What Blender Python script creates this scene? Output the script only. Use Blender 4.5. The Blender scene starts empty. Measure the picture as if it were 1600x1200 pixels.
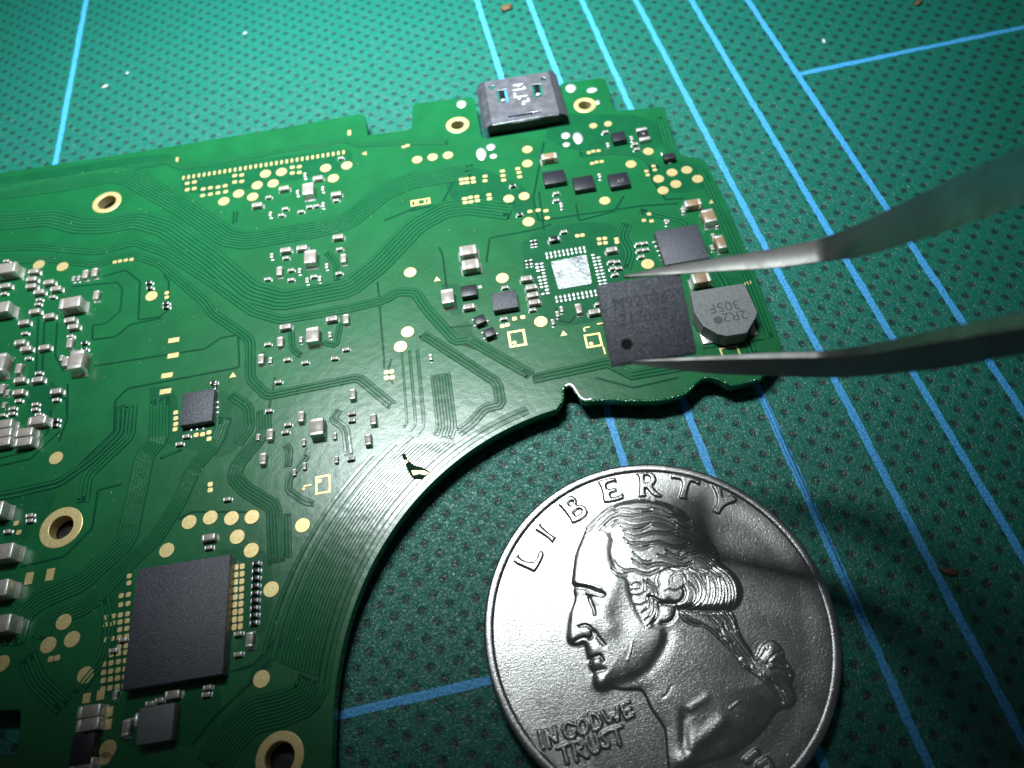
import bpy, bmesh, math, random
import numpy as np
from mathutils import Matrix, Vector

random.seed(7)
rng = np.random.default_rng(11)
scene = bpy.context.scene
C = scene.collection

# ------------------------------------------------------------------ camera, lamp, exposure
# one Blender unit is one millimetre
F_PX = 1150.0
RX, RY, RZ = 0.54945856, 0.08527534, -0.20263977
CAM_Z = 54.413
RM = (Matrix.Rotation(RZ, 3, 'Z') @ Matrix.Rotation(RY, 3, 'Y') @ Matrix.Rotation(RX, 3, 'X'))
cam_d = bpy.data.cameras.new("camera")
cam = bpy.data.objects.new("camera", cam_d)
C.objects.link(cam)
cam.matrix_world = Matrix.Translation((0, 0, CAM_Z)) @ RM.to_4x4()
cam_d.sensor_width = 36.0
cam_d.lens = F_PX / 1600.0 * 36.0
cam_d.clip_start = 0.5
cam_d.clip_end = 3000.0
cam_d.dof.use_dof = True
cam_d.dof.focus_distance = 59.0
cam_d.dof.aperture_fstop = 0.043
scene.camera = cam

world = bpy.data.worlds.new("World")
scene.world = world
world.use_nodes = True
world.node_tree.nodes["Background"].inputs[0].default_value = (0.80, 0.92, 1.0, 1)
world.node_tree.nodes["Background"].inputs[1].default_value = 0.03

# a long bench lamp behind and to the left of the board
LAMP = Vector((-14.0, 71.0, 104.0))
lamp_d = bpy.data.lights.new("bench_lamp", 'AREA')
lamp_d.shape = 'RECTANGLE'
lamp_d.size = 48.0
lamp_d.size_y = 13.0
lamp_d.energy = 119000.0
lamp_d.color = (0.90, 0.985, 1.0)
lamp_d.spread = math.radians(87)
lamp = bpy.data.objects.new("bench_lamp", lamp_d)
C.objects.link(lamp)
lamp.location = LAMP
lamp.rotation_euler = (Vector((-4.0, 90.0, 0.0)) - LAMP).to_track_quat('-Z', 'Y').to_euler()

scene.view_settings.view_transform = 'Standard'
scene.view_settings.look = 'None'
scene.view_settings.exposure = 0.0
scene.view_settings.gamma = 1.0

RN = np.array(RM)


def U(px, py, z):
    """photograph pixel -> point of the real plane at height z (mm)"""
    d = RN @ np.array([(px - 800) / F_PX, -(py - 600) / F_PX, -1.0])
    t = (z - CAM_Z) / d[2]
    return Vector((d[0] * t, d[1] * t, z))


def U2(pts, z):
    return [U(p[0], p[1], z).to_2d() for p in pts]


# ------------------------------------------------------------------ materials
def mat(name, col, rough=0.5, metal=0.0, spec=0.5, coat=0.0, coat_rough=0.1, bump=None, col2=None, cscale=3.0,
        cpos=(0.35, 0.65), rvar=0.0):
    m = bpy.data.materials.new(name)
    m.use_nodes = True
    nt = m.node_tree
    b = nt.nodes["Principled BSDF"]
    b.inputs["Base Color"].default_value = (*col, 1)
    b.inputs["Roughness"].default_value = rough
    b.inputs["Metallic"].default_value = metal
    b.inputs["Specular IOR Level"].default_value = spec
    b.inputs["Coat Weight"].default_value = coat
    b.inputs["Coat Roughness"].default_value = coat_rough
    geo = nt.nodes.new("ShaderNodeNewGeometry")
    if col2 is not None:
        n = nt.nodes.new("ShaderNodeTexNoise")
        n.inputs["Scale"].default_value = cscale
        n.inputs["Detail"].default_value = 6
        nt.links.new(geo.outputs["Position"], n.inputs["Vector"])
        r = nt.nodes.new("ShaderNodeValToRGB")
        r.color_ramp.elements[0].position = cpos[0]
        r.color_ramp.elements[1].position = cpos[1]
        r.color_ramp.elements[0].color = (*col, 1)
        r.color_ramp.elements[1].color = (*col2, 1)
        nt.links.new(n.outputs["Fac"], r.inputs["Fac"])
        nt.links.new(r.outputs["Color"], b.inputs["Base Color"])
    if rvar:
        n = nt.nodes.new("ShaderNodeTexNoise")
        n.inputs["Scale"].default_value = 0.9
        n.inputs["Detail"].default_value = 8
        nt.links.new(geo.outputs["Position"], n.inputs["Vector"])
        mr = nt.nodes.new("ShaderNodeMapRange")
        mr.inputs[1].default_value = 0.3
        mr.inputs[2].default_value = 0.7
        mr.inputs[3].default_value = rough - rvar
        mr.inputs[4].default_value = rough + rvar
        nt.links.new(n.outputs["Fac"], mr.inputs[0])
        nt.links.new(mr.outputs[0], b.inputs["Roughness"])
    if bump:
        prev = None
        for (sc, strength, dist, det) in bump:
            n = nt.nodes.new("ShaderNodeTexNoise")
            n.inputs["Scale"].default_value = sc
            n.inputs["Detail"].default_value = det
            nt.links.new(geo.outputs["Position"], n.inputs["Vector"])
            bp = nt.nodes.new("ShaderNodeBump")
            bp.inputs["Strength"].default_value = strength
            bp.inputs["Distance"].default_value = dist
            nt.links.new(n.outputs["Fac"], bp.inputs["Height"])
            if prev:
                nt.links.new(prev.outputs[0], bp.inputs["Normal"])
            prev = bp
        nt.links.new(prev.outputs[0], b.inputs["Normal"])
    return m


MASK_BUMP = [(1.1, 0.35, 0.05, 3), (14.0, 0.35, 0.012, 2)]
M = {}
M['pour'] = mat('solder_mask_over_copper', (0.005, 0.102, 0.032), 0.27, spec=0.8, bump=MASK_BUMP, col2=(0.006, 0.124, 0.039), cscale=0.35)
M['bare'] = mat('solder_mask_over_laminate', (0.0025, 0.046, 0.022), 0.26, spec=0.4, bump=MASK_BUMP, col2=(0.003, 0.060, 0.028), cscale=0.5)
M['patch'] = mat('solder_mask_over_inner_layer', (0.004, 0.082, 0.030), 0.26, spec=0.6, bump=MASK_BUMP, col2=(0.005, 0.098, 0.036), cscale=0.8)
M['trace'] = mat('solder_mask_over_trace', (0.010, 0.122, 0.044), 0.19, spec=1.0, bump=[(1.1, 0.30, 0.05, 1)], col2=(0.014, 0.138, 0.050), cscale=0.6)
M['lip'] = mat('solder_mask_edge', (0.004, 0.105, 0.035), 0.22, spec=0.55, bump=[(2.0, 0.6, 0.10, 3), (9.0, 0.6, 0.03, 2)])
M['gold'] = mat('gold_plating', (0.70, 0.545, 0.235), 0.46, 0.6, bump=[(9.0, 0.5, 0.03, 4)], col2=(0.80, 0.65, 0.33), cscale=4.0)
M['tin'] = mat('tin_solder', (0.84, 0.85, 0.85), 0.36, 0.6, bump=[(6.0, 0.6, 0.05, 3)], col2=(0.62, 0.63, 0.62), cscale=5.0)
M['term'] = mat('tin_terminal', (0.84, 0.83, 0.81), 0.42, 0.7, bump=[(8.0, 0.5, 0.03, 3)], col2=(0.66, 0.63, 0.58), cscale=5.0)
M['ceramic'] = mat('capacitor_ceramic', (0.29, 0.255, 0.225), 0.42, bump=[(12.0, 0.3, 0.01, 3)], col2=(0.34, 0.30, 0.27), cscale=3.0)
M['ceramic_brown'] = mat('capacitor_ceramic_brown', (0.27, 0.175, 0.105), 0.42, bump=[(12.0, 0.3, 0.01, 3)], col2=(0.31, 0.21, 0.13), cscale=3.0)
M['resist'] = mat('resistor_body', (0.018, 0.017, 0.018), 0.35, bump=[(12.0, 0.3, 0.01, 3)])
M['chip'] = mat('chip_epoxy', (0.040, 0.042, 0.058), 0.40, spec=0.8, bump=[(15.0, 1.0, 0.05, 2)], col2=(0.14, 0.145, 0.18), cscale=9.0, cpos=(0.52, 0.76))
M['chip_smooth'] = mat('chip_epoxy_smooth', (0.018, 0.019, 0.028), 0.40, spec=0.5, bump=[(14.0, 0.6, 0.02, 4)])
M['mark'] = mat('laser_marking', (0.010, 0.010, 0.012), 0.7, spec=0.2, bump=[(14.0, 0.6, 0.02, 4)])
M['ferrite'] = mat('inductor_body', (0.125, 0.13, 0.135), 0.55, bump=[(7.0, 0.6, 0.03, 5)], col2=(0.185, 0.19, 0.195), cscale=6.0)
M['ferrite_ink'] = mat('inductor_ink', (0.045, 0.05, 0.05), 0.6, bump=[(7.0, 0.6, 0.03, 5)], col2=(0.075, 0.08, 0.08), cscale=6.0)
M['dark'] = mat('dark_plastic', (0.006, 0.006, 0.007), 0.5)
M['copper'] = mat('copper_wire', (0.78, 0.42, 0.26), 0.3, 0.9)
M['shell'] = mat('connector_steel', (0.46, 0.47, 0.54), 0.32, 0.85, bump=[(0.9, 0.6, 0.12, 3)], rvar=0.08)
M['etch'] = mat('connector_etching', (0.80, 0.80, 0.80), 0.5, 0.7, bump=[(12.0, 0.6, 0.03, 3)])
M['laminate'] = mat('board_edge', (0.010, 0.085, 0.045), 0.5, bump=[(6.0, 0.5, 0.04, 4)])
M['bluegreen_chip'] = mat('scuff', (0.35, 0.55, 0.6), 0.5)


def mat_cut_mat():
    m = bpy.data.materials.new('cutting_mat_vinyl')
    m.use_nodes = True
    nt = m.node_tree
    N = nt.nodes.new
    Lk = nt.links.new
    b = nt.nodes["Principled BSDF"]
    geo = N("ShaderNodeNewGeometry")
    sep = N("ShaderNodeSeparateXYZ")
    Lk(geo.outputs["Position"], sep.inputs[0])

    def ma(op, a, bb=None, c=None):
        n = N("ShaderNodeMath")
        n.operation = op
        for i, v in enumerate((a, bb, c)):
            if v is None:
                continue
            if isinstance(v, (int, float)):
                n.inputs[i].default_value = v
            else:
                Lk(v, n.inputs[i])
        return n.outputs[0]
    P = 2.045
    x, y = sep.outputs[0], sep.outputs[1]
    u = ma('MULTIPLY_ADD', ma('ADD', x, y), 1 / P, -(50.74 / P) + 0.5 + 60)
    v = ma('MULTIPLY_ADD', ma('SUBTRACT', x, y), 1 / P, (3.98 / P) + 0.5 + 60)
    comb = N("ShaderNodeCombineXYZ")
    Lk(ma('FLOOR', u), comb.inputs[0])
    Lk(ma('FLOOR', v), comb.inputs[1])
    wn = N("ShaderNodeTexWhiteNoise")
    wn.noise_dimensions = '2D'
    Lk(comb.outputs[0], wn.inputs["Vector"])
    sc = N("ShaderNodeSeparateColor")
    Lk(wn.outputs["Color"], sc.inputs[0])
    du = ma('SUBTRACT', ma('SUBTRACT', ma('FRACT', u), 0.5), ma('MULTIPLY_ADD', sc.outputs[0], 0.12, -0.06))
    dv = ma('SUBTRACT', ma('SUBTRACT', ma('FRACT', v), 0.5), ma('MULTIPLY_ADD', sc.outputs[1], 0.12, -0.06))
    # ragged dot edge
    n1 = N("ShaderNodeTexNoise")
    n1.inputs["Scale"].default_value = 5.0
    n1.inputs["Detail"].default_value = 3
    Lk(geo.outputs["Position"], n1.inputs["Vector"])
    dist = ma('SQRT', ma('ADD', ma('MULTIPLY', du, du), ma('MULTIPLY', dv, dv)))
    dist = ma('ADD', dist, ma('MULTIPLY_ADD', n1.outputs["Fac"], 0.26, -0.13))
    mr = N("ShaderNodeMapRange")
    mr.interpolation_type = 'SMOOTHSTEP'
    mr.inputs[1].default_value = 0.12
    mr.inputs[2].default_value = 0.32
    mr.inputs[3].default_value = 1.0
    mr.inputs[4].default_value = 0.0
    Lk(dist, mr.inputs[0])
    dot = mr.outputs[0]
    # colours
    n2 = N("ShaderNodeTexNoise")
    n2.inputs["Scale"].default_value = 2.2
    n2.inputs["Detail"].default_value = 8
    Lk(geo.outputs["Position"], n2.inputs["Vector"])
    r2 = N("ShaderNodeValToRGB")
    r2.color_ramp.elements[0].position = 0.3
    r2.color_ramp.elements[1].position = 0.7
    r2.color_ramp.elements[0].color = (0.004, 0.120, 0.087, 1)
    r2.color_ramp.elements[1].color = (0.009, 0.164, 0.120, 1)
    Lk(n2.outputs["Fac"], r2.inputs[0])
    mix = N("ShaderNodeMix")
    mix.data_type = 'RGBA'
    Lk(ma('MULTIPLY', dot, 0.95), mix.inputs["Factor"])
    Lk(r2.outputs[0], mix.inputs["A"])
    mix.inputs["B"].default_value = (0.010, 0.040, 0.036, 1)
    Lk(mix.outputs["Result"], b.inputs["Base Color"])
    b.inputs["Roughness"].default_value = 0.34
    b.inputs["Specular IOR Level"].default_value = 0.5
    # relief: leather wrinkles and pressed dimples
    wv = N("ShaderNodeTexNoise")
    wv.inputs["Scale"].default_value = 3.6
    wv.inputs["Detail"].default_value = 2.0
    wv.inputs["Distortion"].default_value = 0.9
    Lk(geo.outputs["Position"], wv.inputs["Vector"])
    ridge = ma('ABSOLUTE', ma('SUBTRACT', wv.outputs["Fac"], 0.5))
    h = ma('ADD', ma('MULTIPLY', ridge, -2.4), ma('MULTIPLY', n2.outputs["Fac"], 0.35))
    h = ma('SUBTRACT', h, ma('MULTIPLY', dot, 0.55))
    bp = N("ShaderNodeBump")
    bp.inputs["Strength"].default_value = 0.65
    bp.inputs["Distance"].default_value = 0.11
    Lk(h, bp.inputs["Height"])
    Lk(bp.outputs[0], b.inputs["Normal"])
    return m


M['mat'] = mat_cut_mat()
M['ink'] = mat('printed_blue_ink', (0.030, 0.255, 0.600), 0.5, bump=[(4.0, 0.9, 0.10, 5)], col2=(0.075, 0.420, 0.800), cscale=5.0, cpos=(0.40, 0.58))


def mat_coin():
    m = bpy.data.materials.new('coin_nickel')
    m.use_nodes = True
    nt = m.node_tree
    N = nt.nodes.new
    Lk = nt.links.new
    b = nt.nodes["Principled BSDF"]
    b.inputs["Metallic"].default_value = 1.0
    geo = N("ShaderNodeNewGeometry")
    n = N("ShaderNodeTexNoise")
    n.inputs["Scale"].default_value = 0.7
    n.inputs["Detail"].default_value = 7
    Lk(geo.outputs["Position"], n.inputs["Vector"])
    r = N("ShaderNodeValToRGB")
    r.color_ramp.elements[0].position = 0.3
    r.color_ramp.elements[1].position = 0.7
    r.color_ramp.elements[0].color = (0.58, 0.57, 0.555, 1)
    r.color_ramp.elements[1].color = (0.70, 0.69, 0.67, 1)
    Lk(n.outputs["Fac"], r.inputs[0])
    Lk(r.outputs[0], b.inputs["Base Color"])
    mr = N("ShaderNodeMapRange")
    mr.inputs[1].default_value = 0.3
    mr.inputs[2].default_value = 0.7
    mr.inputs[3].default_value = 0.27
    mr.inputs[4].default_value = 0.31
    Lk(n.outputs["Fac"], mr.inputs[0])
    Lk(mr.outputs[0], b.inputs["Roughness"])
    # fine wear: grains and hairline scratches stretched two ways
    prev = None
    for (rot, scl, st, dist) in ((1.15, (3.5, 15.0, 3.0), 0.40, 0.022), (2.0, (3.0, 17.0, 3.0), 0.30, 0.02), (0.0, (11.0, 11.0, 11.0), 0.6, 0.022)):
        mp = N("ShaderNodeMapping")
        mp.inputs["Rotation"].default_value = (0, 0, rot)
        mp.inputs["Scale"].default_value = scl
        Lk(geo.outputs["Position"], mp.inputs[0])
        t = N("ShaderNodeTexNoise")
        t.inputs["Scale"].default_value = 1.0
        t.inputs["Detail"].default_value = 4
        Lk(mp.outputs[0], t.inputs["Vector"])
        bp = N("ShaderNodeBump")
        bp.inputs["Strength"].default_value = st
        bp.inputs["Distance"].default_value = dist
        Lk(t.outputs["Fac"], bp.inputs["Height"])
        if prev:
            Lk(prev.outputs[0], bp.inputs["Normal"])
        prev = bp
    Lk(prev.outputs[0], b.inputs["Normal"])
    return m


M['coin'] = mat_coin()
M['steel'] = mat('tweezer_steel', (0.25, 0.25, 0.235), 0.50, 1.0, bump=[(16.0, 0.35, 0.012, 4)], rvar=0.08)
M['lint'] = mat('lint', (0.62, 0.66, 0.60), 0.7)
M['crumb'] = mat('brown_crumb', (0.16, 0.09, 0.035), 0.6, bump=[(6.0, 0.7, 0.1, 3)], col2=(0.10, 0.06, 0.03), cscale=4.0)


# ------------------------------------------------------------------ object helpers
def link(name, me, parent=None, loc=(0, 0, 0), rz=0.0, mats=None, world=True):
    o = bpy.data.objects.new(name, me)
    C.objects.link(o)
    if mats is not None and len(me.materials) == 0:
        for k in (mats if isinstance(mats, (list, tuple)) else [mats]):
            me.materials.append(M[k])
    o.location = Vector(loc)
    o.rotation_euler = (0, 0, rz)
    if parent is not None:
        o.parent = parent
        if world:
            o.location = Vector(loc) - parent.location
    return o


def empty(name, loc):
    o = bpy.data.objects.new(name, None)
    C.objects.link(o)
    o.empty_display_size = 2.0
    o.location = loc
    return o


def tag(o, label=None, cat=None, kind=None, group=None):
    if label: o['label'] = label
    if cat: o['category'] = cat
    if kind: o['kind'] = kind
    if group: o['group'] = group
    return o


def smooth(me, on=True):
    me.polygons.foreach_set("use_smooth", [on] * len(me.polygons))
    me.update()


def bm_mesh(name, bm):
    me = bpy.data.meshes.new(name)
    bmesh.ops.recalc_face_normals(bm, faces=bm.faces[:])
    bm.to_mesh(me)
    bm.free()
    return me


def bm_box(bm, x0, x1, y0, y1, z0, z1, bev=0.0, seg=2, mi=0):
    t = bmesh.new()
    bmesh.ops.create_cube(t, size=1.0)
    for v in t.verts:
        v.co = Vector(((x0 + x1) / 2 + v.co.x * (x1 - x0), (y0 + y1) / 2 + v.co.y * (y1 - y0), (z0 + z1) / 2 + v.co.z * (z1 - z0)))
    if bev > 0:
        bmesh.ops.bevel(t, geom=t.edges[:] + t.verts[:], offset=bev, segments=seg, profile=0.5, affect='EDGES')
    for f in t.faces:
        f.material_index = mi
    vs = [bm.verts.new(v.co) for v in t.verts]
    for f in t.faces:
        nf = bm.faces.new([vs[v.index] for v in f.verts])
        nf.material_index = mi
        nf.smooth = bev > 0
    t.free()


def box_mesh(name, w, d, h, bev=0.03, seg=2, z0=0.0):
    bm = bmesh.new()
    bm_box(bm, -w / 2, w / 2, -d / 2, d / 2, z0, z0 + h, bev, seg)
    return bm_mesh(name, bm)


def poly_prism(name, pts, z0, z1, bev=0.0, seg=2):
    """closed outline extruded from z0 to z1, top edge rounded"""
    bm = bmesh.new()
    vs = [bm.verts.new((p[0], p[1], z1)) for p in pts]
    f = bm.faces.new(vs)
    f.normal_update()
    if f.normal.z < 0:
        f.normal_flip()
    r = bmesh.ops.extrude_face_region(bm, geom=[f])
    top_edges = None
    for g in r['geom']:
        if isinstance(g, bmesh.types.BMVert):
            g.co.z = z0
    if bev:
        es = [e for e in bm.edges if all(abs(v.co.z - z1) < 1e-6 for v in e.verts)]
        bmesh.ops.bevel(bm, geom=es, offset=bev, segments=seg, profile=0.5, affect='EDGES')
    me = bm_mesh(name, bm)
    return me


def curve_fill(name, outlines, z0, z1, bev=0.0):
    """outline with holes, extruded; uses a filled 2D curve"""
    cu = bpy.data.curves.new(name, 'CURVE')
    cu.dimensions = '2D'
    cu.fill_mode = 'BOTH'
    for pts in outlines:
        sp = cu.splines.new('POLY')
        sp.points.add(len(pts) - 1)
        for i, p in enumerate(pts):
            sp.points[i].co = (p[0], p[1], 0, 1)
        sp.use_cyclic_u = True
    cu.extrude = (z1 - z0) / 2 - bev
    cu.bevel_depth = bev
    cu.bevel_resolution = 2
    if bev:
        cu.offset = -bev
    o = bpy.data.objects.new(name, cu)
    C.objects.link(o)
    dg = bpy.context.evaluated_depsgraph_get()
    me = bpy.data.meshes.new_from_object(o.evaluated_get(dg))
    bpy.data.objects.remove(o)
    me.transform(Matrix.Translation((0, 0, (z0 + z1) / 2)))
    return me


def text_mesh(name, body, size, depth=0.006):
    cu = bpy.data.curves.new(name, 'FONT')
    cu.body = body
    cu.size = size
    cu.align_x = 'CENTER'
    cu.align_y = 'CENTER'
    cu.extrude = depth
    o = bpy.data.objects.new(name, cu)
    C.objects.link(o)
    dg = bpy.context.evaluated_depsgraph_get()
    me = bpy.data.meshes.new_from_object(o.evaluated_get(dg))
    bpy.data.objects.remove(o)
    return me


def circle(c, r, n=40):
    return [(c[0] + r * math.cos(2 * math.pi * i / n), c[1] + r * math.sin(2 * math.pi * i / n)) for i in range(n)]


def chaikin(pts, k=1):
    for _ in range(k):
        out = [pts[0]]
        for a, b in zip(pts[:-1], pts[1:]):
            a, b = Vector(a), Vector(b)
            out += [a.lerp(b, 0.25), a.lerp(b, 0.75)]
        out.append(pts[-1])
        pts = out
    return [Vector(p) for p in pts]


def soften(pts, d=0.45):
    """cut each corner by a short chamfer, as a routed trace does"""
    out = [Vector(pts[0])]
    for a, b, c in zip(pts[:-2], pts[1:-1], pts[2:]):
        a, b, c = Vector(a), Vector(b), Vector(c)
        la, lc = (a - b).length, (c - b).length
        for k in (1.0, 0.4):
            out.append(b + (a - b).normalized() * min(d * k, 0.4 * la * k))
        for k in (0.4, 1.0):
            out.append(b + (c - b).normalized() * min(d * k, 0.4 * lc * k))
    out.append(Vector(pts[-1]))
    return out


def offset_line(pts, d):
    out = []
    n = len(pts)
    for i in range(n):
        a = (pts[i] - pts[i - 1]).normalized() if i > 0 else (pts[1] - pts[0]).normalized()
        b = (pts[i + 1] - pts[i]).normalized() if i < n - 1 else a
        na = Vector((-a.y, a.x)); nb = Vector((-b.y, b.x))
        m = (na + nb)
        if m.length < 1e-6:
            m = na
        m.normalize()
        k = 1.0 / max(0.45, m.dot(na))
        out.append(pts[i] + m * d * k)
    return out


class Strips:
    """raised ribbons collected in one mesh"""
    def __init__(self):
        self.v = []; self.f = []

    def add(self, pts, w, z, h, slope=0.35):
        l1 = offset_line(pts, w / 2 + h * slope); l2 = offset_line(pts, w / 2)
        l3 = offset_line(pts, -w / 2); l4 = offset_line(pts, -w / 2 - h * slope)
        b = len(self.v)
        for a, c, d, e in zip(l1, l2, l3, l4):
            self.v += [(a.x, a.y, z), (c.x, c.y, z + h), (d.x, d.y, z + h), (e.x, e.y, z)]
        for i in range(len(pts) - 1):
            k = b + 4 * i
            for j in range(3):
                self.f.append((k + j, k + 4 + j, k + 5 + j, k + 1 + j))
        self.f.append((b, b + 1, b + 2, b + 3))
        k = b + 4 * (len(pts) - 1)
        self.f.append((k + 3, k + 2, k + 1, k))

    def disc(self, c, r, z, h):
        b = len(self.v)
        for q, zz in ((1.12, z), (1.0, z + h)):
            for k in range(10):
                a = 2 * math.pi * k / 10
                self.v.append((c.x + r * q * math.cos(a), c.y + r * q * math.sin(a), zz))
        for k in range(10):
            self.f.append((b + k, b + (k + 1) % 10, b + 10 + (k + 1) % 10, b + 10 + k))
        self.f.append(tuple(b + 10 + k for k in range(10)))

    def flat(self, pts, w, z):
        a = offset_line(pts, w / 2); c = offset_line(pts, -w / 2)
        b = len(self.v)
        for p, q in zip(a, c):
            self.v += [(p.x, p.y, z), (q.x, q.y, z)]
        for i in range(len(pts) - 1):
            k = b + 2 * i
            self.f.append((k, k + 1, k + 3, k + 2))

    def mesh(self, name):
        me = bpy.data.meshes.new(name)
        me.from_pydata(self.v, [], self.f)
        bm = bmesh.new(); bm.from_mesh(me)
        bmesh.ops.recalc_face_normals(bm, faces=bm.faces[:])
        for f in bm.faces:
            if abs(f.normal.z) > 0.3 and f.normal.z < 0:
                f.normal_flip()
        bm.to_mesh(me); bm.free()
        return me


# ------------------------------------------------------------------ cutting mat with printed grid
GX0, GP = 3.08585, 6.35471
bm = bmesh.new()
bm_box(bm, -160, 190, -90, 230, -3.0, 0.0)
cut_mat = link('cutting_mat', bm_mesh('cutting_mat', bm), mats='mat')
tag(cut_mat, 'green self healing cutting mat with dimples and blue grid lines, under everything', 'cutting mat', 'structure')


def grid_line(p0, p1, w):
    a, b = Vector(p0), Vector(p1)
    d = (b - a); Ln = d.length; d.normalize(); nrm = Vector((-d.y, d.x))
    n = int(Ln / 0.22)
    vs, fs = [], []
    k1 = k2 = 0.0
    for i in range(n + 1):
        c = a + d * (Ln * i / n)
        k1 = 0.6 * k1 + rng.normal(0, 0.022); k2 = 0.6 * k2 + rng.normal(0, 0.022)
        p = c + nrm * (w / 2 + k1); q = c - nrm * (w / 2 + k2)
        vs += [(p.x, p.y, 0.008), (q.x, q.y, 0.008)]
        if i:
            k = 2 * i
            fs.append((k - 2, k - 1, k + 1, k))
    me = bpy.data.meshes.new('grid_line')
    me.from_pydata(vs, [], fs)
    for p in me.polygons:
        if p.normal.z < 0:
            p.flip()
    return link('grid_line', me, cut_mat, mats='ink')


for i in range(1, 7):
    grid_line((GX0 + GP * i, -60), (GX0 + GP * i, 215), 0.62)
grid_line((-43.04, 10.3), (-43.04, 215), 0.62)
grid_line((GX0 + GP * 6 + 0.32, 65.24), (175, 65.24), 0.62)
grid_line((-150, 10.29), (GX0 + GP - 0.32, 10.29), 0.62)

# ------------------------------------------------------------------ circuit board
ZB = 1.9            # top of the board above the mat
TH = 0.95
BA = math.radians(-3.6)
board = empty('circuit_board', (-20.0, 40.0, 0.0))
tag(board, 'green circuit board with gold pads, chips and a large round cutout', 'circuit board')
ARC_C, ARC_R = Vector((6.916, 7.416)), 21.843

edge_px = [(-120, 290), (0, 270), (150, 247), (270, 228), (420, 203), (560, 178), (569, 180), (572, 186), (574, 211), (636, 203), (643, 199),
           (645, 166), (650, 161), (737, 151), (742, 158), (752, 212), (758, 216), (884, 196), (888, 190), (874, 134), (878, 130),
           (940, 121), (947, 125), (958, 168), (964, 173), (1030, 167), (1038, 170), (1053, 220), (1058, 236), (1068, 244), (1094, 247),
           (1103, 253), (1135, 318), (1170, 402), (1222, 540), (1219, 556), (1203, 578), (1188, 592), (1145, 602), (1137, 600), (1125, 593), (1112, 589), (1100, 590),
           (1089, 596), (1079, 608), (1068, 616), (1051, 621), (1026, 626), (987, 626), (945, 624), (918, 627), (908, 624),
           (902, 614), (896, 603), (889, 599), (882, 602), (879, 610), (880, 624), (876, 631)]
outline = U2(edge_px, ZB)
# the round cutout: a true arc in the board's plane
a0 = math.atan2(*(U(867, 632, ZB).to_2d() - ARC_C).yx)
p_end = U(516, 1105, ZB).to_2d()
a1 = math.atan2(*(p_end - ARC_C).yx)
if a1 < a0:
    a1 += 2 * math.pi
NA = 46
for i in range(NA + 1):
    a = a0 + (a1 - a0) * i / NA
    outline.append(ARC_C + ARC_R * Vector((math.cos(a), math.sin(a))))
outline += U2([(518, 1210), (530, 1330), (-150, 1420), (-220, 700)], ZB)
holes_px = [(167, 316, 0.98, 1.55), (95.5, 824, 0.98, 1.72), (715, 195, 0.72, 1.28), (914, 164, 0.70, 1.22), (437, 1184, 1.0, 1.62)]
outs = [outline]
for (hx, hy, r, R) in holes_px:
    outs.append(circle(U(hx, hy, ZB).to_2d(), r, 40))
outs.append([p for p in U2([(-60, 1112), (30, 1109), (32, 1114), (28, 1172), (22, 1178), (-60, 1186)], ZB)])
me = curve_fill('substrate', outs, ZB - TH, ZB, 0.07)
sub = link('substrate', me, board, mats=['pour', 'lip'])
for p in sub.data.polygons:
    p.material_index = 0 if p.normal.z > 0.9 else 1

for (hx, hy, r, R) in holes_px:
    c = U(hx, hy, ZB)
    bm = bmesh.new()
    n = 56
    prof = [(R, 0.006), (R - 0.05, 0.03), (r + 0.04, 0.028), (r, 0.005), (r - 0.015, -0.1), (r - 0.015, -TH - 0.02)]
    rings = [[bm.verts.new((pr * math.cos(2 * math.pi * i / n), pr * math.sin(2 * math.pi * i / n), pz)) for i in range(n)] for pr, pz in prof]
    for a, b in zip(rings[:-1], rings[1:]):
        for i in range(n):
            f = bm.faces.new((a[i], a[(i + 1) % n], b[(i + 1) % n], b[i]))
    me = bpy.data.meshes.new('mounting_ring')
    bm.normal_update()
    for f in bm.faces:
        cc = f.calc_center_median()
        if f.normal.z < -0.1 or (abs(f.normal.z) <= 0.1 and f.normal.xy.dot(cc.xy) > 0):
            f.normal_flip()
    bm.to_mesh(me); bm.free()
    link('mounting_ring', me, board, c, mats='gold')

def bead(pts, rad, name='edge_bead'):
    bm = bmesh.new(); prev = None
    pts = chaikin([Vector(p) for p in pts], 1)
    for i, p in enumerate(pts):
        a = pts[max(0, i - 1)]; b = pts[min(len(pts) - 1, i + 1)]
        t = (b - a).normalized(); nn = Vector((-t.y, t.x))
        rr = rad * random.uniform(0.8, 1.2)
        ring = [bm.verts.new((p.x + nn.x * rr * math.cos(k * math.pi / 4), p.y + nn.y * rr * math.cos(k * math.pi / 4), ZB - 0.05 + rr * math.sin(k * math.pi / 4))) for k in range(8)]
        if prev:
            for k in range(8):
                f = bm.faces.new((prev[k], prev[(k + 1) % 8], ring[(k + 1) % 8], ring[k])); f.smooth = True
        prev = ring
    return link(name, bm_mesh(name, bm), board, mats='bead')


M['bead'] = mat('glossy_mask_bead', (0.005, 0.11, 0.036), 0.16, spec=1.0, bump=[(4.0, 1.0, 0.16, 2)])
k0 = edge_px.index((1188, 592))
bead(outline[k0:len(edge_px)], 0.13)
bead(U2([(883, 603), (889, 599.5), (896, 603), (902, 613), (908, 622), (916, 625), (924, 623)], ZB + 0.05), 0.17, 'tin_glint_bead').data.materials[0] = M['tin']  # tin coloured bead added for the white glint on the notch edge

# --- traces. Each bundle: pixel path, count, pitch (mm), trace width (mm), smoothing
tr = Strips(); gap = Strips(); NB = [0]


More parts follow.
